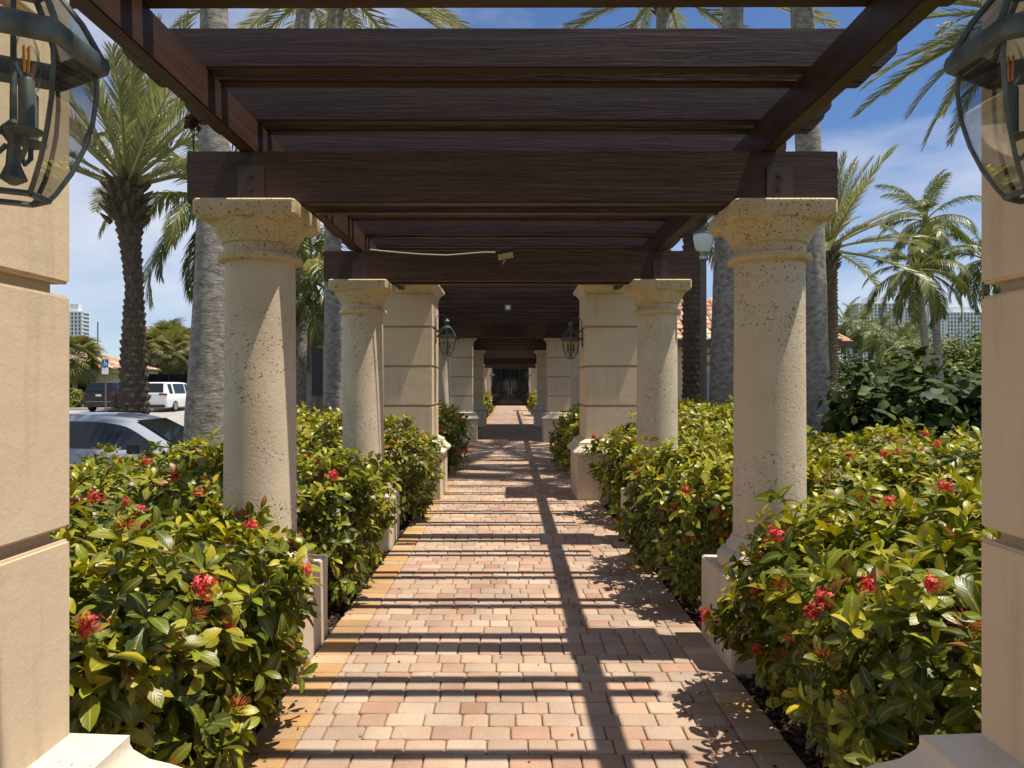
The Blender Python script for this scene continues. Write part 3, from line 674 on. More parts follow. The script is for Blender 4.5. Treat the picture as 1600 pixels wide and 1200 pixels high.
    for i in range(twigs):
        a, b = r.uniform(-.8, .8)*hx, r.uniform(-.8, .8)*hy; tx = a*1.12+r.normal(0, .06); t2 = b*1.12+r.normal(0, .06); zt_ = h*r.uniform(.6, .92)
        k = r.uniform(.7, 1.3); tw.tube([(a*.75, b*.75, -.03), (a*.9+r.normal(0, .03), b*.9+r.normal(0, .03), zt_*.5), (tx, t2, zt_)], [.009, .006, .003], 5, (.10*k, .075*k, .05*k))
    if twigs: tw.build('stems', 'twig', e)
    # flower heads, mostly on the upper surface
    cand = np.nonzero((dep < .03) & (N[:, 2] > .05) & (P[:, 2] > .3*h))[0]
    if flowers and len(cand):
        Wc = P[cand]+np.array([cx, cy, z0]); fc = (N[cand]*norm(CAM-Wc)).sum(1); cand = cand[np.argsort(-(fc+r.random(len(cand))*1.6))][:max(flowers*5, 10)]
        for i in r.choice(cand, min(flowers, len(cand)), replace=False):
            a = Vector(norm(N[i]+np.array([0, 0, .3]))); sp = r.random() < .45
            o = obj_from('flower_head', FL[1 if sp else 0], e, tuple(P[i]+np.array(a)*.028)); o.rotation_mode = 'QUATERNION'; o.rotation_quaternion = a.to_track_quat('Z', 'Y'); o.scale = (r.uniform(.75, 1.3)*(leafsize/.085)**.5,)*3
    return e
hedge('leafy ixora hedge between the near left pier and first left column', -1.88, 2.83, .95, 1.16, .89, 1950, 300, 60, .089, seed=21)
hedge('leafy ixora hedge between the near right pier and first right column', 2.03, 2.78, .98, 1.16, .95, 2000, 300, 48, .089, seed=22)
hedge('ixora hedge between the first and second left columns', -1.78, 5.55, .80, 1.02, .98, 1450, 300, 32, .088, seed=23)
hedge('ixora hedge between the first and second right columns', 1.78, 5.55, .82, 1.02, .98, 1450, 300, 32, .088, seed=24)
hedge('ixora hedge between the second left column and the grooved pier', -1.60, 8.45, .70, 1.0, 1.0, 1000, 120, 10, .09, seed=25)
hedge('ixora hedge between the second right column and the grooved pier', 1.72, 8.45, .62, 1.0, 1.03, 950, 120, 10, .09, seed=26)
hedge('red flowered ixora bush just past the left grooved pier', -1.36, 13.0, .50, 1.2, 1.08, 800, 60, 14, .095, seed=27, twigs=12)
hedge('yellow leaved bush just past the right grooved pier', 1.34, 13.0, .50, 1.2, 1.08, 800, 60, 4, .095, seed=28, twigs=12, young_sunlit=1.3)
hedge('long low ixora hedge along the parking lot behind the left columns', -3.25, 6.1, .85, 3.0, .80, 2200, 150, 36, .10, seed=29)
hedge('wide ixora hedge in the middle distance behind the near right hedge', 3.75, 6.0, 1.25, 2.6, .98, 2600, 200, 40, .10, seed=30)
hedge('sunlit yellow green hedge behind the second right column', 2.9, 10.4, .9, 1.9, 1.2, 1200, 60, 4, .10, seed=31, twigs=10, young_sunlit=1.0)
hedge('sunlit yellow green hedge behind the second left column', -3.0, 11.5, .9, 2.2, 1.05, 1200, 60, 4, .10, seed=32, twigs=10, young_sunlit=1.0)
hedge('small yellow potted looking bush left of the entrance doors', -1.45, 37.5, .45, .9, 1.2, 300, 0, 0, .16, seed=33, twigs=4, young_sunlit=1.3)
hedge('small yellow potted looking bush right of the entrance doors', 1.5, 37.5, .45, .9, 1.2, 300, 0, 0, .16, seed=34, twigs=4, young_sunlit=1.3)

# broad shrubs and trees made of many leaves in lumps
def leaf_cloud(name, label, cat, c, rad, n, tpl, size, cols, seed, group=None, lumps=14, trunk=None, mat='leaf_dark'):
    r = np.random.default_rng(seed); e = empty(name, (c[0], c[1], trunk if trunk is not None else c[2]-rad[2]), 0, label, cat, group); base = np.array(e.location)
    L = norm(r.normal(0, 1, (lumps, 3)))*r.uniform(.35, .78, (lumps, 1)); L[:, 2] = np.abs(L[:, 2])*.9-.25; lr = r.uniform(.30, .5, lumps)
    w = r.integers(0, lumps, n); d = norm(r.normal(0, 1, (n, 3))); rr = r.random(n)**.4
    P = (L[w]+d*(lr[w]*rr)[:, None])*np.array(rad); N = norm(d+np.array([0, 0, .7])+r.normal(0, .4, (n, 3)))
    D = norm(np.cross(N, norm(r.normal(0, 1, (n, 3))))+np.array([0, 0, -.15])); X, Yv, Z = leaf_frames(P, D, N)
    cols = np.array(cols); tint = cols[r.integers(0, len(cols), n)]*r.uniform(.75, 1.2, (n, 1))
    P = P+np.array(c)-base
    me = leaves_mesh('crown', tpl, P, X, Yv, Z, size*r.uniform(.7, 1.3, n), tint, mat); o = obj_from('crown', me, e); o['kind'] = 'stuff'
    tk = MB()
    for i in range(min(lumps, 9)):
        q = L[i]*np.array(rad)+np.array(c)-base; k = max(rad)
        tk.tube([(r.normal(0, .05*k), r.normal(0, .05*k), -.3), tuple(q*np.array([.4, .4, .55])), tuple(q)], [.035*k, .02*k, .006*k], 6, (.12, .095, .07))
    tk.build('trunk', 'twig', e); return e
DG = [(.036, .056, .011), (.052, .072, .013), (.028, .046, .010), (.075, .10, .017)]
MG = [(.11, .14, .025), (.14, .165, .03), (.08, .11, .02), (.17, .18, .035)]
YG = [(.17, .19, .03), (.14, .17, .03), (.20, .21, .035)]
GG = [(.12, .15, .06), (.09, .12, .05), (.15, .17, .07)]
SG = 'shrubs on the right beyond the hedge'
leaf_cloud('clusia_shrub', 'dark shrub with large round leaves right of the royal palm trunk', 'shrub', (4.75, 9.0, .95), (1.0, .8, 1.35), 1300, CLUSIA, .17, DG, 41, SG, mat='leaf_dark')
leaf_cloud('clusia_shrub', 'large dark shrub with round glossy leaves below the coconut palms', 'shrub', (5.75, 9.5, 1.1), (1.25, .9, 1.6), 2100, CLUSIA, .18, DG, 42, SG, 18, mat='leaf_dark')
leaf_cloud('clusia_shrub', 'dark round leaved shrub beside the right edge pier', 'shrub', (6.6, 9.0, .85), (.95, .9, 1.2), 1300, CLUSIA, .17, DG, 43, SG, mat='leaf_dark')
leaf_cloud('feathery_shrub', 'grey green feathery shrub in front of the tile roofed house', 'shrub', (9.6, 19.0, 1.1), (1.3, 1.2, 1.25), 3500, SMALL, .14, GG, 44, SG)
leaf_cloud('sea_grape_tree', 'broad rounded green tree mass at right below the pale towers', 'tree', (25.0, 40, 2.3), (4.8, 4, 3.9), 10000, SMALL, .33, MG, 45, 'trees on the right', 30)
leaf_cloud('sea_grape_tree', 'dark green tree between the coconut trunks and the house', 'tree', (20.5, 44, 1.5), (4.4, 4, 3.2), 7000, SMALL, .33, DG, 46, 'trees on the right', 26)
leaf_cloud('sea_grape_tree', 'low dark green thicket behind the feathery shrub', 'tree', (16.0, 46, 1.2), (4.6, 4, 2.7), 6000, SMALL, .33, DG, 47, 'trees on the right', 26)
leaf_cloud('clipped_shrub', 'bright green clipped shrub by the guardhouse wall', 'shrub', (-28.3, 47.5, .7), (1.3, .8, 1.0), 1500, SMALL, .2, YG, 48)
leaf_cloud('low_shrub', 'small yellow shrub in front of the white minivan', 'shrub', (-10.9, 21.0, -.1), (1.0, .6, .45), 900, SMALL, .13, YG, 49)
leaf_cloud('low_shrub', 'yellow green shrub strip between the left palm trunks', 'shrub', (-5.2, 17.5, .5), (1.1, 1.2, .95), 2200, SMALL, .15, YG, 50)
leaf_cloud('broad_tree', 'green leafy tree far behind the left royal palms', 'tree', (-20, 62, 3.2), (6, 4, 3.9), 6000, SMALL, .45, MG, 51, 'far trees on the left', 24)
leaf_cloud('broad_tree', 'yellow green tree row behind the dark fence at left', 'tree', (-33, 72, 2.6), (8, 4, 3.0), 7000, SMALL, .5, YG, 52, 'far trees on the left', 30)
leaf_cloud('broad_tree', 'dark distant tree behind the guardhouse roof', 'tree', (-46, 75, 2.8), (5, 4, 2.9), 4000, SMALL, .5, MG, 53, 'far trees on the left', 20)
leaf_cloud('broad_tree', 'green tree seen between the left columns', 'tree', (-11.5, 40, 2.6), (3.4, 3, 3.4), 5000, SMALL, .4, MG, 54, 'far trees on the left', 20)
leaf_cloud('broad_tree', 'green tree behind the right lamp post', 'tree', (8.0, 30, 1.9), (2.4, 2, 2.2), 4000, SMALL, .3, MG, 55, 'trees on the right', 20)

# ------------------------------------------------------------------ palms
def frond_mesh(style, elev, seed):
    r = random.Random(seed); P_ = dict(date=(1.0, 60, .165, .0085, 36, .5, .12), coconut=(1.0, 74, .25, .0125, 52, 1.5, .95), royal=(1.0, 60, .19, .013, 55, 1.5, .55))[style]
    L, npair, ll, lw, fan, bend, dr = P_
    n = 22; pts = [Vector((0, 0, 0))]; ang = []
    for i in range(n):
        s_ = i/(n-1); a = R(elev)-bend*(s_**1.5)*(.55+.45*math.cos(R(elev)))
        ang.append(a)
        if i: pts.append(pts[-1]+Vector((math.cos(a), 0, math.sin(a)))*(L/(n-1)))
    rach = {'date': (.34, .31, .12), 'coconut': (.36, .33, .09), 'royal': (.25, .28, .09)}[style]
    mb_ = MB(); mb_.tube(pts, [.016*(1-.9*i/(n-1))*(1.6 if i < 2 else 1) for i in range(n)], 5, rach)
    cols = {'date': [(.22, .235, .085), (.27, .265, .11), (.18, .20, .07), (.32, .30, .13)], 'coconut': [(.10, .135, .03), (.15, .17, .035), (.08, .11, .028), (.26, .235, .04)], 'royal': [(.13, .17, .035), (.17, .20, .04), (.22, .22, .05)]}[style]
    start = .22 if style == 'date' else .2
    for k in range(npair):
        s_ = start+(1-start)*(k+.5)/npair; f = s_*(n-1); i = min(int(f), n-2); t = f-i
        p = pts[i].lerp(pts[i+1], t); d = (pts[i+1]-pts[i]).normalized(); up = Vector((-d.z, 0, d.x))
        if up.z < 0 and abs(d.x) > .05: up = -up if d.x < 0 else up
        prof = math.sin(math.pi*min(1, (.12+.88*(s_-start)/(1-start)))**.8)**.6; LL = ll*(.35+.75*prof)*r.uniform(.88, 1.1)
        for sd in (-1, 1):
            fa = R(fan*(1-.45*s_)+r.uniform(-7, 7)); lift = (.42 if style == 'date' else .12)+r.uniform(-.2, .2)
            dirv = (d*math.cos(fa)+Vector((0, sd, 0))*math.sin(fa)+up*lift*math.sin(fa)).normalized()
            dirv = (dirv+Vector((0, 0, -.25*dr))).normalized()
            mid = p+dirv*LL*.5; d2 = (dirv+Vector((0, 0, -dr*r.uniform(.5, 1.1)))).normalized(); tip = mid+d2*LL*.5
            w = (d*.9-dirv*(d.dot(dirv)*.9)+Vector((0, 0, .25*r.uniform(-1, 1)))).normalized()*lw*.5
            c = rnd.choice(cols); kk = r.uniform(.8, 1.2); c = tuple(v*kk for v in c)
            mb_.add([p+w*.6, p-w*.6, mid-w, mid+w, tip], [(0, 1, 2, 3), (3, 2, 4)], c)
    return mb_.mesh('frond', 'frond', 60)
ELEVS = [84, 68, 52, 36, 20, 4, -14, -34, -56]
FRONDS = {st: [[frond_mesh(st, e_, 100*i+j) for j in range(2)] for i, e_ in enumerate(ELEVS)] for st in ('date', 'coconut', 'royal')}
def trunk_mesh(style, pts, rad, tintv=(1, 1, 1), seed=1):
    r = np.random.default_rng(seed); pts = [Vector(p) for p in pts]
    # resample
    cum = [0]
    for a, b in zip(pts[:-1], pts[1:]): cum.append(cum[-1]+(b-a).length)
    H = cum[-1]; dense = style == 'date'; nu = 48 if dense else 28; nv = max(40, int(H/.026)) if dense else max(24, int(H/.12))
    V = []; T = []; rowh = .115; nb = 8
    br = r.uniform(.72, 1.2, (400, nb+1))
    for i in range(nv+1):
        s_ = H*i/nv; k = max(0, min(len(pts)-2, np.searchsorted(cum, s_, 'right')-1)); t = (s_-cum[k])/(cum[k+1]-cum[k]); p = pts[k].lerp(pts[k+1], t)
        r0 = rad[k]+(rad[k+1]-rad[k])*t
        for j in range(nu):
            th = 2*math.pi*j/nu
            if dense:
                v = s_/rowh; row = int(v); u = th/(2*math.pi)*nb+.5*(row % 2); fu = u % 1; fv = v-row; bi = int(u) % nb
                f = (max(0, 1-abs(2*fu-1)**2))*(fv**.8); q = r0*(.86+.26*f*br[row % 400][bi]); c = .55+.6*br[row % 400][bi]*1.0
                c *= .5; T.append((.20*c, .145*c, .10*c))
            else:
                ring = .012*math.sin(s_/.11*2*math.pi)**8; q = r0*(1+ring+.018*math.sin(3*th+s_*2)+.012*math.sin(7*th+5*s_)); T.append((1, 1, 1))
            V.append((p.x+q*math.cos(th), p.y+q*math.sin(th), p.z))
    ii = np.arange(nv)[:, None]*nu+np.arange(nu)[None]; jj = np.arange(nv)[:, None]*nu+(np.arange(nu)[None]+1) % nu
    Fq = np.stack([ii, jj, jj+nu, ii+nu], -1).reshape(-1, 4)
    return np_mesh('trunk', np.array(V), Fq, 'bark_date' if dense else 'bark_royal', np.array(T), smooth=not dense)
def palm(name, label, style, base, top, r0, r1, nf, L, mids=None, group=None, seed=1, emin=-30, shaft=True, emax=86, bark=None):
    r = random.Random(seed); base = Vector(base); top = Vector(top); e = empty(name, base, 0, label, 'palm tree', group)
    tp = top-base; ps = [Vector((0, 0, -.3)), Vector((0, 0, 0))]; rs = [r0*1.15, r0*1.1]
    for t, dx, rr in (mids or [(.33, 0, None), (.66, 0, None)]): ps.append(tp*t+Vector((dx, 0, 0))); rs.append(rr or r0+(r1-r0)*t)
    ps.append(tp); rs.append(r1)
    bk = bark or ('date' if style == 'date' else 'royal')
    obj_from('trunk', trunk_mesh(bk, ps, rs, seed=seed), e)
    cz = tp
    if style == 'royal' and shaft:
        m_ = MB(); m_.lathe([(r1*1.02, 0), (r1*1.15, .2), (r1*1.0, .9), (r1*.6, 1.5)], 18, tuple(tp), (.10, .16, .04)); m_.build('crownshaft', 'frond', e, smooth=50); cz = tp+Vector((0, 0, 1.35))
    if style == 'date':   # old leaf bases below the crown
        m_ = MB()
        for i in range(46):
            a = i*2.4; zz = -.75+.8*i/46; rr = r1*1.0; d = Vector((math.cos(a), math.sin(a), .9))
            p = tp+Vector((math.cos(a)*rr*.9, math.sin(a)*rr*.9, zz)); k = r.uniform(.6, 1.2); m_.tube([p, p+d*.09, p+d*.17], [.05, .04, .012], 5, (.13*k, .10*k, .055*k))
        m_.build('leaf_bases', 'twig', e)
    for i in range(nf):
        f = (i+.5)/nf; el = emax+(emin-emax)*f**.9+r.uniform(-7, 7); vi = min(range(len(ELEVS)), key=lambda q: abs(ELEVS[q]-el))
        o = obj_from('frond', r.choice(FRONDS[style][vi]), e, tuple(cz+Vector((0, 0, .1-.25*f)))); s_ = L*r.uniform(.85, 1.1); o.scale = (s_,)*3
        o.rotation_euler = (r.uniform(-.12, .12), R(ELEVS[vi]-el), i*2.39996+r.uniform(-.15, .15))
    return e
def gp(x, Y, z=-.1): return Vector(((x-797)*Y/FPX, Y, z))
PG = 'palms around the path'
# left
palm('date_palm', 'date palm with rough boot covered trunk left of the big grey trunk', 'date', gp(213, 12.2, -.3), px(197, 285, 12.2), .26, .26, 36, 2.6, [(.25, .0, .25), (.476, .04, .205), (.66, .08, .145), (.8, .04, .17), (.93, 0, .25)], PG, 3, emin=20)
palm('royal_palm', 'thick grey royal palm trunk directly left of the first left column', 'royal', gp(318, 8.6), px(334, -340, 8.6), .235, .155, 13, 3.3, [(.12, 0, .225), (.3, .06, .205), (.5, .07, .17), (.75, .03, .15)], PG, 4)
palm('royal_palm', 'slender pale royal palm trunk right of the first left column', 'date', gp(467, 22), px(474, -22, 22), .25, .21, 30, 4.8, None, PG, 5, emin=-22, bark='royal')
palm('royal_palm', 'pale royal palm trunk just left of the second left column', 'date', gp(521, 15.5), px(526, -40, 15.5), .20, .14, 28, 3.6, [(.2, 0, .21), (.5, -.05, .17), (.8, 0, .15)], PG, 6, emin=-22, bark='royal')
palm('coconut_palm', 'palm with drooping fronds half hidden by the big grey trunk', 'coconut', gp(332, 19, -.2), px(338, 318, 19), .17, .13, 26, 3.0, None, PG, 7, emin=-50)
palm('coconut_palm', 'dark slender palm between the first and second left columns', 'coconut', gp(487, 20), px(488, 430, 20), .15, .11, 26, 2.6, None, PG, 8, emin=-55)
# right
palm('royal_palm', 'grey royal palm trunk right of the first right column', 'royal', gp(1275, 12), px(1247, -120, 12), .225, .17, 11, 2.8, [(.3, .05, .215), (.6, .05, .2)], PG, 9)
palm('royal_palm', 'dark grey royal palm trunk left of the first right column', 'royal', gp(1130, 12.5), px(1160, -700, 12.5), .26, .15, 12, 3.0, [(.2, .0, .24), (.5, .0, .17), (.8, .02, .15)], PG, 10)
palm('royal_palm', 'tall royal palm rising behind the second right column', 'date', gp(1038, 17), px(1035, -30, 17), .2, .15, 30, 4.0, None, PG, 11, emin=-22, bark='royal')
palm('date_palm', 'dark boot covered palm trunk beside the street lamp', 'date', gp(1082, 14.5), px(1083, 300, 14.5), .21, .20, 26, 2.4, None, PG, 12, emin=-40)
palm('date_palm', 'date palm with arching fronds right of the first right column', 'date', gp(1300, 24, -.3), px(1297, 385, 24), .23, .22, 32, 3.2, None, PG, 13, emin=-8)
palm('coconut_palm', 'nearer coconut palm with yellowing fronds in front of the towers', 'coconut', gp(1447, 30, -.3), px(1433, 420, 30), .19, .13, 23, 2.6, [(.4, .2, .15), (.75, .08, .14)], PG, 14, emin=-48)
palm('coconut_palm', 'taller leaning coconut palm behind the yellowing one', 'coconut', gp(1468, 32, -.3), px(1447, 345, 32), .21, .14, 22, 2.6, [(.4, .15, .17), (.75, .0, .15)], PG, 15, emin=-50)
palm('coconut_palm', 'dark coconut palm partly hidden by the right edge pier', 'coconut', gp(1545, 33, -.3), px(1540, 405, 33), .18, .14, 22, 2.6, None, PG, 16, emin=-50)
palm('date_palm', 'tall palm at upper right whose fronds hang behind the lantern', 'date', gp(1600, 12.5, -.3), px(1585, 20, 12.5), .22, .22, 44, 2.6, None, PG, 17, emin=-40)
for i, (x, y, Y, L) in enumerate(((1345, 512, 55, 3.0), (1372, 520, 50, 3.2), (1400, 540, 45, 3.2), (1320, 505, 60, 3.0), (1425, 535, 55, 3.0))):
    palm('low_palm', ['small dark palm above the house eave', 'small palm just left of the towers base', 'bushy low palm below the wide tower', 'farthest small palm beside the house roof', 'low palm behind the coconut trunks'][i], 'coconut', gp(x, Y, -.4), px(x, y, Y), .14, .11, 20, L*.8, None, 'small palms below the towers', 30+i, emin=-50)
# fan palms far left
def fan_mesh(seed):
    r = random.Random(seed); mb_ = MB()
    for k in range(22):
        a = R(-125+250*k/21); c = (math.cos(a), math.sin(a)); L = r.uniform(.75, 1.0)*(1-.18*abs(a)/2.2); kk = r.uniform(.75, 1.2)
        col = (.17*kk, .17*kk, .045*kk) if r.random() < .75 else (.26*kk, .22*kk, .07*kk)
        b = Vector((.35, 0, 0)); d = Vector((c[0], c[1], .1)); w = Vector((-c[1], c[0], 0))*.045; m_ = b+d*L*.55; t = m_+Vector((d.x*.4, d.y*.4, -.28))*L
        mb_.add([b, m_-w, m_+w, t], [(0, 1, 2), (2, 1, 3)], col)
    mb_.tube([(-.5, 0, -.12), (.35, 0, 0)], .018, 4, (.2, .2, .08)); return mb_.mesh('fan_leaf', 'frond')
FAN = [fan_mesh(i) for i in range(3)]
def fan_palm(label, base, top, L, n=64, seed=1, r0=.17):
    r = random.Random(seed); base = Vector(base); tp = Vector(top)-base; e = empty('fan_palm', base, 0, label, 'palm tree', 'fan palms on the left')
    obj_from('trunk', trunk_mesh('royal', [(0, 0, -.3), tp*.5, tp], [r0*1.2, r0, r0]), e)
    for i in range(n):
        f = (i+.5)/n; el = R(80-135*f); az = i*2.4; d = Vector((math.cos(az)*math.cos(el), math.sin(az)*math.cos(el), math.sin(el)))
        o = obj_from('fan_leaf', r.choice(FAN), e, tuple(tp+d*L*.5)); o.rotation_euler = (r.uniform(-.6, .6), -el+.45, az); o.scale = (L*r.uniform(.5, .75),)*3
    return e
for i, (x, y, Y, L, lb) in enumerate(((117, 560, 52, 1.8, 'shaggy fan palm at the far left edge beside the guardhouse'), (243, 545, 68, 2.0, 'first fan palm right of the date palm trunk'), (262, 535, 70, 2.2, 'tallest fan palm above the white minivan'), (283, 545, 68, 2.0, 'fan palm just left of the big grey trunk'), (272, 552, 64, 1.8, 'short fan palm among the group above the minivan'), (232, 550, 74, 2.0, 'fan palm half hidden by the date palm trunk'), (300, 548, 72, 2.0, 'fan palm touching the big grey trunk'))):
    fan_palm(lb, gp(x, Y, 0), px(x, y, Y), L, seed=60+i)

# ------------------------------------------------------------------ cars
def car(name, label, cat, loc, rz, st, colour, roofcol=None, group='parked cars'):
    """st: list of stations (x, half width, z sill, z belt, z top, half width top) from rear to front"""
    e = empty(name, loc, rz, label, cat, group); mb_ = MB(); rs = []; A_ = np.array(st['s'], float); K = 4
    def cr(i, t):
        p0, p1, p2, p3 = A_[max(i-1, 0)], A_[i], A_[min(i+1, len(A_)-1)], A_[min(i+2, len(A_)-1)]
        c = .5*(2*p1+(p2-p0)*t+(2*p0-5*p1+4*p2-p3)*t*t+(3*p1-p0-3*p2+p3)*t**3); lin = p1+(p2-p1)*t
        q = .5*c+.5*lin; q[0] = lin[0]; return q
    def at(f): f = max(0, min(f, len(A_)-1-1e-6)); return cr(int(f), f-int(f))
    for (x, w, zs, zb, zt, wt) in [at(k/K) for k in range((len(A_)-1)*K+1)]:
        pr_ = [(w*.80, zs), (w*.97, zs+.07), (w, (zs+zb)*.5), (w*.985, zb-.05), (w*.955, zb), (wt, max(zb+.002, zt-.07)), (wt*.86, max(zb+.004, zt-.012)), (wt*.45, max(zb+.006, zt))]
        ring = [(x, -a, z_) for a, z_ in pr_]+[(x, a, z_) for a, z_ in pr_[::-1]]; rs.append(ring)
    mb_.rings(rs, tint=colour); b = mb_.build('body', 'paint', e, smooth=35)
    # side glass, set 6 mm proud of the body
    for sd in (-1, 1):
        for (i0, i1) in st['side']:
            V = []; F = []; idx = list(np.linspace(i0+.07, i1-.07, int((i1-i0)*K)+1))
            for i in idx:
                x, w, zs, zb, zt, wt = at(i); top_ = max(zb+.002, zt-.07); z0_ = min(zb+.035, top_-.001); z1_ = max(z0_+.001, top_-.03); d_ = max(top_-zb, .002)
                la = lambda z_: w*.955+(wt-w*.955)*(z_-zb)/d_
                V += [(x, sd*(la(z0_)+.013), z0_), (x, sd*(la(z1_)+.013), z1_)]
            m_ = len(idx)
            for q in range(m_-1): F.append((2*q, 2*q+2, 2*q+3, 2*q+1) if sd < 0 else (2*q, 2*q+1, 2*q+3, 2*q+2))
            g_ = MB().add(V, F); g_.build('side_window', 'car_glass', e)
    for (i0, i1, nm) in st['ends']:
        V = []
        a, b_ = st['s'][i0], st['s'][i1]; off = .008*(1 if nm == 'windscreen' else -1)
        def lerp(t): return tuple(p+(q-p)*t for p, q in zip(a, b_))
        A, B = lerp(.06), lerp(.94)
        za, zb2 = max(A[4], A[3])+.008, B[4]+.008
        V = [(A[0]+off, -A[5]*.80, za), (A[0]+off, A[5]*.80, za), (B[0]+off, B[5]*.80, zb2), (B[0]+off, -B[5]*.80, zb2)]
        MB().add([(p[0], p[1], p[2]+.012) for p in V], [(0, 1, 2, 3)]).build(nm, 'car_glass', e)
    for wx in st['wheels']:
        for sd in (-1, 1):
            w = st['w']; ty = MB(); R0 = st.get('wr', .33)
            ty.rings([[(wx+r_*math.cos(t), sd*y_, R0+r_*math.sin(t)) for t in np.linspace(0, 2*math.pi, 24, endpoint=False)] for r_, y_ in ((R0*.66, w-.03), (R0*.92, w+.005), (R0, w-.03), (R0, w-.2))]); to = ty.build('tyre', 'rubber', e, smooth=40)
            rm = MB(); rm.rings([[(wx+r_*math.cos(t), sd*y_, R0+r_*math.sin(t)) for t in np.linspace(0, 2*math.pi, 20, endpoint=False)] for r_, y_ in ((R0*.1, w+.004), (R0*.55, w-.012), (R0*.66, w+.006), (R0*.68, w-.05))])
            rm.build('rim', 'alloy', to, smooth=30)
    for nm, mat, bx in st['extras']:
        MB().box(*bx).build(nm, mat, e, bevel=.01)
    return e
def van_st(L, w, H, belt, sill=.22, rake=.22):
    s_ = [(0, w*.90, sill+.12, belt-.02, belt+.03, w*.86), (.03, w*.95, sill+.06, belt, belt+.05, w*.88), (rake+.05, w*.985, sill, belt, H-.05, w*.76), (rake+.5, w, sill, belt, H, w*.78), (L*.45, w, sill, belt, H+.01, w*.79), (L*.62, w, sill, belt, H-.06, w*.77), (L*.80, w*.98, sill, belt-.02, belt+.04, w*.84), (L*.93, w*.92, sill, belt-.22, belt-.15, w*.75), (L, w*.75, sill+.1, belt-.4, belt-.36, w*.6)]
    return dict(s=s_, side=[(2.1, 3.1), (3.1, 4.2), (4.2, 5.6)], ends=[(1, 2, 'rear_window'), (6, 5, 'windscreen')], wheels=(L*.19, L*.79), w=w+.02)
v = van_st(5.1, .99, 1.76, 1.05); v['extras'] = [('tail_light', 'red_lens', (-.02, .06, -.93, -.45, .98, 1.10)), ('tail_light', 'red_lens', (-.02, .06, .45, .93, .98, 1.10)), ('plate', 'plate', (-.035, -.01, -.17, .17, .72, .84)), ('bumper', 'black_metal', (-.05, .1, -.8, .8, .26, .42))]
car('minivan', 'white minivan parked beyond the date palm with red tail lights', 'minivan', (-21.15, 43, 0), R(90), v, (.78, .78, .77))
v = van_st(4.9, .99, 1.78, 1.12, .25, .16); v['extras'] = [('tail_light', 'red_lens', (-.02, .06, -.93, -.70, 1.0, 1.12)), ('tail_light', 'red_lens', (-.02, .06, .70, .93, 1.0, 1.12)), ('plate', 'plate', (-.035, -.005, -.17, .17, .92, 1.04)), ('chrome_strip', 'alloy', (-.03, -.005, -.75, .75, .60, .62)), ('reflector', 'red_lens', (-.03, 0, .45, .75, .46, .50))]
car('suv', 'black sport utility car parked by the guardhouse, rear to the camera', 'suv', (-24.25, 43, 0), R(90), v, (.012, .012, .013))
def sedan_st(L=4.75, w=.92):
    s_ = [(0, w*.80, .35, .72, .76, w*.7), (.10, w*.90, .25, .92, .97, w*.78), (.62, w*.96, .2, .97, 1.04, w*.76), (1.22, w, .2, .95, 1.36, w*.60), (1.75, w, .2, .94, 1.43, w*.62), (2.35, w, .2, .93, 1.42, w*.62), (2.75, w, .2, .92, 1.34, w*.60), (3.45, w*.99, .2, .90, .965, w*.78), (4.25, w*.95, .2, .80, .85, w*.72), (4.6, w*.86, .22, .66, .72, w*.62), (L, w*.7, .3, .52, .56, w*.5)]
    return dict(s=s_, side=[(2.35, 4.1), (4.1, 6.8)], ends=[(2, 3, 'rear_window'), (7, 6, 'windscreen')], wheels=(.95, 3.75), w=w*.97, extras=[('door_handle', 'alloy', (2.25, 2.45, -w-.012, -w+.01, .80, .825)), ('door_handle', 'alloy', (1.2, 1.4, -w-.012, -w+.01, .81, .835)), ('door_mirror', 'black_metal', (2.98, 3.16, -w-.17, -w+.0, .90, 1.03)), ('headlight', 'frosted', (4.42, 4.60, -w*.86, -w*.55, .60, .70)), ('headlight', 'frosted', (4.42, 4.60, w*.55, w*.86, .60, .70))])
car('sedan', 'silver blue sedan parked behind the left hedge', 'sedan', (-8.25, 11.1, -.33), 0, sedan_st(), (.30, .33, .38))
car('sedan', 'red car glimpsed between the left palm trunks', 'sedan', (-10.6, 28.5, -.15), 0, sedan_st(), (.35, .012, .02))

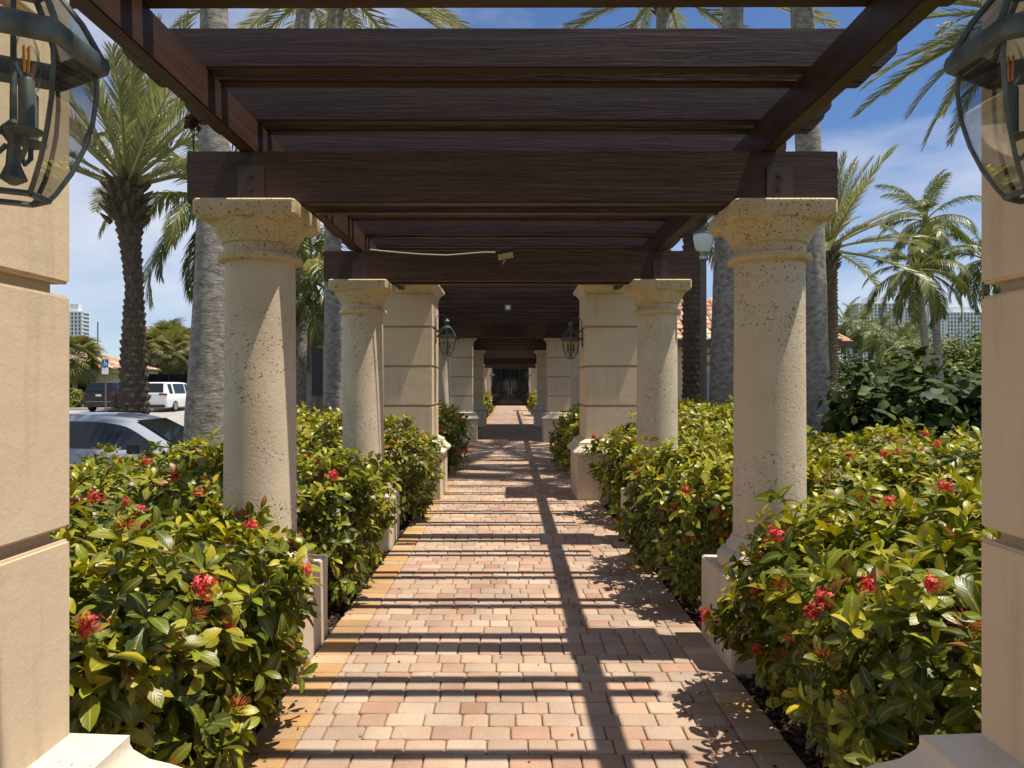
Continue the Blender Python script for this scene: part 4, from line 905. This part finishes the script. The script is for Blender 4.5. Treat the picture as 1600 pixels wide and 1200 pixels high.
# ------------------------------------------------------------------ buildings, signs, lamps, fence
def hip_roof(parent, x0, x1, y0, y1, z0, z1, ridge, tile=.32):
    """hip roof of curved tile courses; ridge runs along x"""
    hy = (y1-y0)/2; cy = (y0+y1)/2; rx0 = x0+ridge; rx1 = x1-ridge
    core = MB(); core.add([(x0, y0, z0), (x1, y0, z0), (x1, y1, z0), (x0, y1, z0), (rx0, cy, z1), (rx1, cy, z1)], [(0, 1, 5, 4), (1, 2, 5), (2, 3, 4, 5), (3, 0, 4), (3, 2, 1, 0)], (.42, .2, .12)); ro = core.build('roof', 'roof_tile', parent)
    tm = MB()
    def face(a, b, c, d):  # a-b eave, d-c top
        a, b, c, d = map(Vector, (a, b, c, d)); n_ = max(2, int((b-a).length/tile)); nrm = (b-a).cross(d-a).normalized()
        u = (b-a).normalized(); sl = ((c+d)/2-(a+b)/2); rows = max(2, int(sl.length/.42))
        up = (sl-u*sl.dot(u)).normalized()
        H = (sl-u*sl.dot(u)).length
        la = (d-a).dot(u); lb = (c-b).dot(u)
        for q in range(rows):
            t0, t1 = q/rows, min(1, (q+1.12)/rows); 
            s0 = la*(t0+t1)/2; s1 = (b-a).length+lb*(t0+t1)/2; m_ = int((s1-s0)/tile)
            for k in range(m_):
                p = a+u*(s0+tile*(k+.5)+((s1-s0)-m_*tile)/2); kk = rnd.uniform(.75, 1.25); col = rnd.choice(((.50, .28, .18), (.56, .37, .26), (.43, .22, .14), (.62, .47, .36))); col = tuple(v_*kk for v_ in col)
                P0 = p+up*H*t0+nrm*.05; P1 = p+up*H*t1+nrm*.015; w = u*tile*.42
                tm.add([P0-w, P0-w*.5+nrm*.07, P0+w*.5+nrm*.07, P0+w, P1-w, P1-w*.5+nrm*.07, P1+w*.5+nrm*.07, P1+w], [(0, 1, 5, 4), (1, 2, 6, 5), (2, 3, 7, 6), (0, 3, 2, 1)], col)
    face((x0, y0, z0), (x1, y0, z0), (rx1, cy, z1), (rx0, cy, z1)); face((x1, y0, z0), (x1, y1, z0), (rx1, cy, z1), (rx1, cy, z1)); face((x0, y1, z0), (x0, y0, z0), (rx0, cy, z1), (rx0, cy, z1))
    t_ = tm.build('roof_tiles', 'roof_tile', ro); t_['kind'] = 'stuff'
    return ro
gh = empty('guardhouse', (-34, 58, 0), 0, 'small tan guardhouse with orange tile roof and arched openings', 'guardhouse')
hip_roof(gh, -4.6, 4.6, -3.6, 3.6, 2.85, 4.15, 3.6)
MB().box(-4.4, 4.4, -3.4, 3.4, 2.55, 2.84).build('eave_band', 'stucco_white', gh)
MB().box(-3.9, 3.9, -2.6, 2.6, -.4, 2.54).build('wall', 'stucco', gh)
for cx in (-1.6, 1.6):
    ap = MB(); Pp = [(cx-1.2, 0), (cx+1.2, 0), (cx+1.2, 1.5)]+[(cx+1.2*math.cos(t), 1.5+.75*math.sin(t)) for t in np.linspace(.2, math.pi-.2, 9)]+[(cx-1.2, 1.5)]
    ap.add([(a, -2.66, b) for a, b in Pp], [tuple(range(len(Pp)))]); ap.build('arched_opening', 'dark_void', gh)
    arc = MB(); arc.tube([(cx+1.25*math.cos(t), -2.68, 1.5+.8*math.sin(t)) for t in np.linspace(0, math.pi, 13)], .07, 6); arc.build('arch_trim', 'stucco_white', gh)
hs = empty('tile_roof_house', (7.6, 31, -.4), 0, 'tan house with tiled hip roof behind the right columns', 'house')
hip_roof(hs, -5.0, 5.35, -3.5, 3.5, 3.62, 5.6, 3.4, .4)
MB().box(-5.1, 5.45, -3.6, 3.6, 3.42, 3.60).build('fascia', 'steel_paint', hs)
MB().box(-4.3, 4.62, -2.8, 2.8, -.2, 3.42).build('wall', 'stucco', hs)
for k in range(3): MB().box(-3.4+2.6*k, -2.2+2.6*k, -2.83, -2.79, 1.0, 2.5).build('window', 'tower_glass', hs)
MB().box(3.95, 4.66, -2.86, -2.2, -.2, 3.3).build('corner_pilaster', 'stucco_white', hs)

def tower(label, cx, Y, x0, x1, z1, floors, bays, step=None, kind=0):
    e = empty('apartment_tower', (cx, Y, -.4), 0, label, 'tower', 'distant apartment towers'); w = (x1-x0)/2; d = w*.6
    MB().box(-w, w, 0, 2*d, 0, z1).build('core', 'tower_glass' if kind == 0 else 'tower_white', e)
    fh = z1/floors
    sl = MB()
    for k in range(floors+1): sl.box(-w-.8, w+.8, -1.6, 2*d+.5, k*fh-.45, k*fh+.45)
    sl.build('balcony_slabs', 'tower_white', e)
    bw = 2*w/bays
    for k in range(bays+1): MB().box(-w+bw*k-.55, -w+bw*k+.55, -1.7, -.01, 0, z1).build('fin_wall', 'tower_white', e)
    MB().box(-w*.5, w*.4, d*.4, d*1.4, z1+.4, z1+6).build('roof_plant', 'tower_white', e)
    return e
def tower_px(label, xa, xb, ytop, Y, floors, bays): 
    a = (xa-797)*Y/FPX; b = (xb-797)*Y/FPX; tower(label, (a+b)/2, Y, a, b, EYE-(ytop-604)*Y/FPX, floors, bays)
tower_px('wide pale apartment tower behind the coconut palms', 1342, 1408, 474, 620, 26, 12)
tower_px('narrow stepped pale tower just right of the wide one', 1412, 1436, 480, 660, 24, 5)
tower_px('pale tower to the right of the coconut trunks', 1446, 1474, 474, 640, 26, 6)
tower_px('lower pale apartment block beside the right edge pier', 1478, 1540, 488, 700, 20, 12)
tower_px('white apartment tower at the far left edge of the view', 100, 129, 487, 520, 20, 5)
tower_px('small tan block peeking over the fan palms', 268, 279, 516, 400, 8, 3)

# accessible parking sign
sg = empty('parking_sign', (px(165, 604, 40).x, 40, 0), 0, 'blue and white accessible parking sign in front of the guardhouse', 'sign')
MB().tube([(0, 0, -.2), (0, 0, 3.0)], .04).build('post', 'grey_post', sg)
MB().box(-.18, .18, -.06, -.045, 2.55, 3.0).build('panel', 'sign_blue', sg); MB().box(-.18, .18, -.06, -.045, 2.18, 2.53).build('panel', 'white_paint', sg)
sy = MB(); sy.lathe([(.025, 0), (.025, .004)], 10, (0, 0, 0)); 
sym = MB(); sym.tube([(-.02, -.065, 2.92), (-.015, -.065, 2.78), (.06, -.065, 2.78), (.09, -.065, 2.67)], .016, 6); sym.tube([(.045*math.cos(t)-.02-.0, -.065, 2.72+.06*math.sin(t)) for t in np.linspace(2.0, 6.0, 9)], .012, 6); sym.build('wheelchair_symbol', 'white_paint', sg)
# street lamps
def lamp(label, x, Y, ytop):
    top = px(x, ytop, Y); e = empty('street_lamp', (top.x, Y, 0), 0, label, 'street lamp'); H = top.z
    MB().lathe([(.11, -.1), (.11, .5), (.075, .55), (.06, .6), (.052, H-.55)], 8).build('post', 'grey_post', e, smooth=30)
    MB().lathe([(.05, H-.55), (.09, H-.52), (.075, H-.47), (.10, H-.42), (.115, H-.40)], 16).build('collar', 'aluminium', e, smooth=30)
    MB().lathe([(.10, H-.40), (.14, H-.30), (.165, H-.17), (.165, H-.10), (.15, H-.085)], 16).build('globe', 'frosted', e, smooth=50)
    MB().lathe([(.18, H-.10), (.17, H-.075), (.09, H-.03), (.035, H-.01), (.03, H+.02), (.012, H+.05)], 16).build('cap', 'verdigris', e, smooth=40)
    return e
lamp('street lamp with frosted globe behind the second right column', 1099, 12.2, 357)
# dark screen fence
fc = empty('screen_fence', (-26, 62, 0), 0, 'dark screened court fence behind the parked minivan', 'fence')
MB().box(-9, 12, 0, .05, .2, 2.55).build('screen', 'fence_screen', fc)
for k in range(8): MB().tube([(-9+3*k, -.06, 0), (-9+3*k, -.06, 3.0 if k % 3 else 7.0)], .045).build('post', 'black_metal', fc)
# brown post beside the palm
ps = empty('sign_post', (px(501, 604, 12.5).x, 12.5, 0), 0, 'brown square post with dark plate between the left columns', 'post')
MB().box(-.06, .06, -.06, .06, -.1, 2.2).build('post', 'grey_post', ps, bevel=.005); MB().box(-.13, .05, -.075, -.061, 1.35, 2.15).build('plate', 'black_metal', ps)

# dry leaves caught under a rafter end
leaf_cloud('dry_leaf_clump', 'clump of dry brown leaves caught under a left rafter end', 'dry leaves', tuple(px(303, 186, 4.12)), (.07, .05, .075), 160, SMALL, .035, [(.10, .05, .03), (.16, .08, .04), (.06, .035, .02)], 71, lumps=6)

# specks of leaf litter on the paving
mbl = MB()
for i in range(170):
    yy = 2.6+9*rnd.random()**1.6; xx = rnd.choice((rnd.uniform(XL0, XL1+.1), rnd.uniform(XL0, XR1), rnd.uniform(XR0-.15, XR1))); a = rnd.uniform(0, 6.28); L = rnd.uniform(.003, .012); w = L*rnd.uniform(.3, .8); c, q = math.cos(a), math.sin(a); k = rnd.uniform(.5, 1.5)
    col = rnd.choice(((.03, .02, .015), (.05, .03, .018), (.16, .09, .03), (.25, .05, .04)))
    mbl.add([(xx+u*c-v_*q, yy+u*q+v_*c, z_) for u, v_, z_ in ((-L, 0, .0045), (0, -w, .0045), (L, 0, .006), (0, w, .009))], [(0, 1, 2, 3)], tuple(v_*k for v_ in col))
o = mbl.build('leaf_litter', 'chip'); tag(o, 'specks of leaf litter scattered over the brick path', 'litter', kind='stuff')
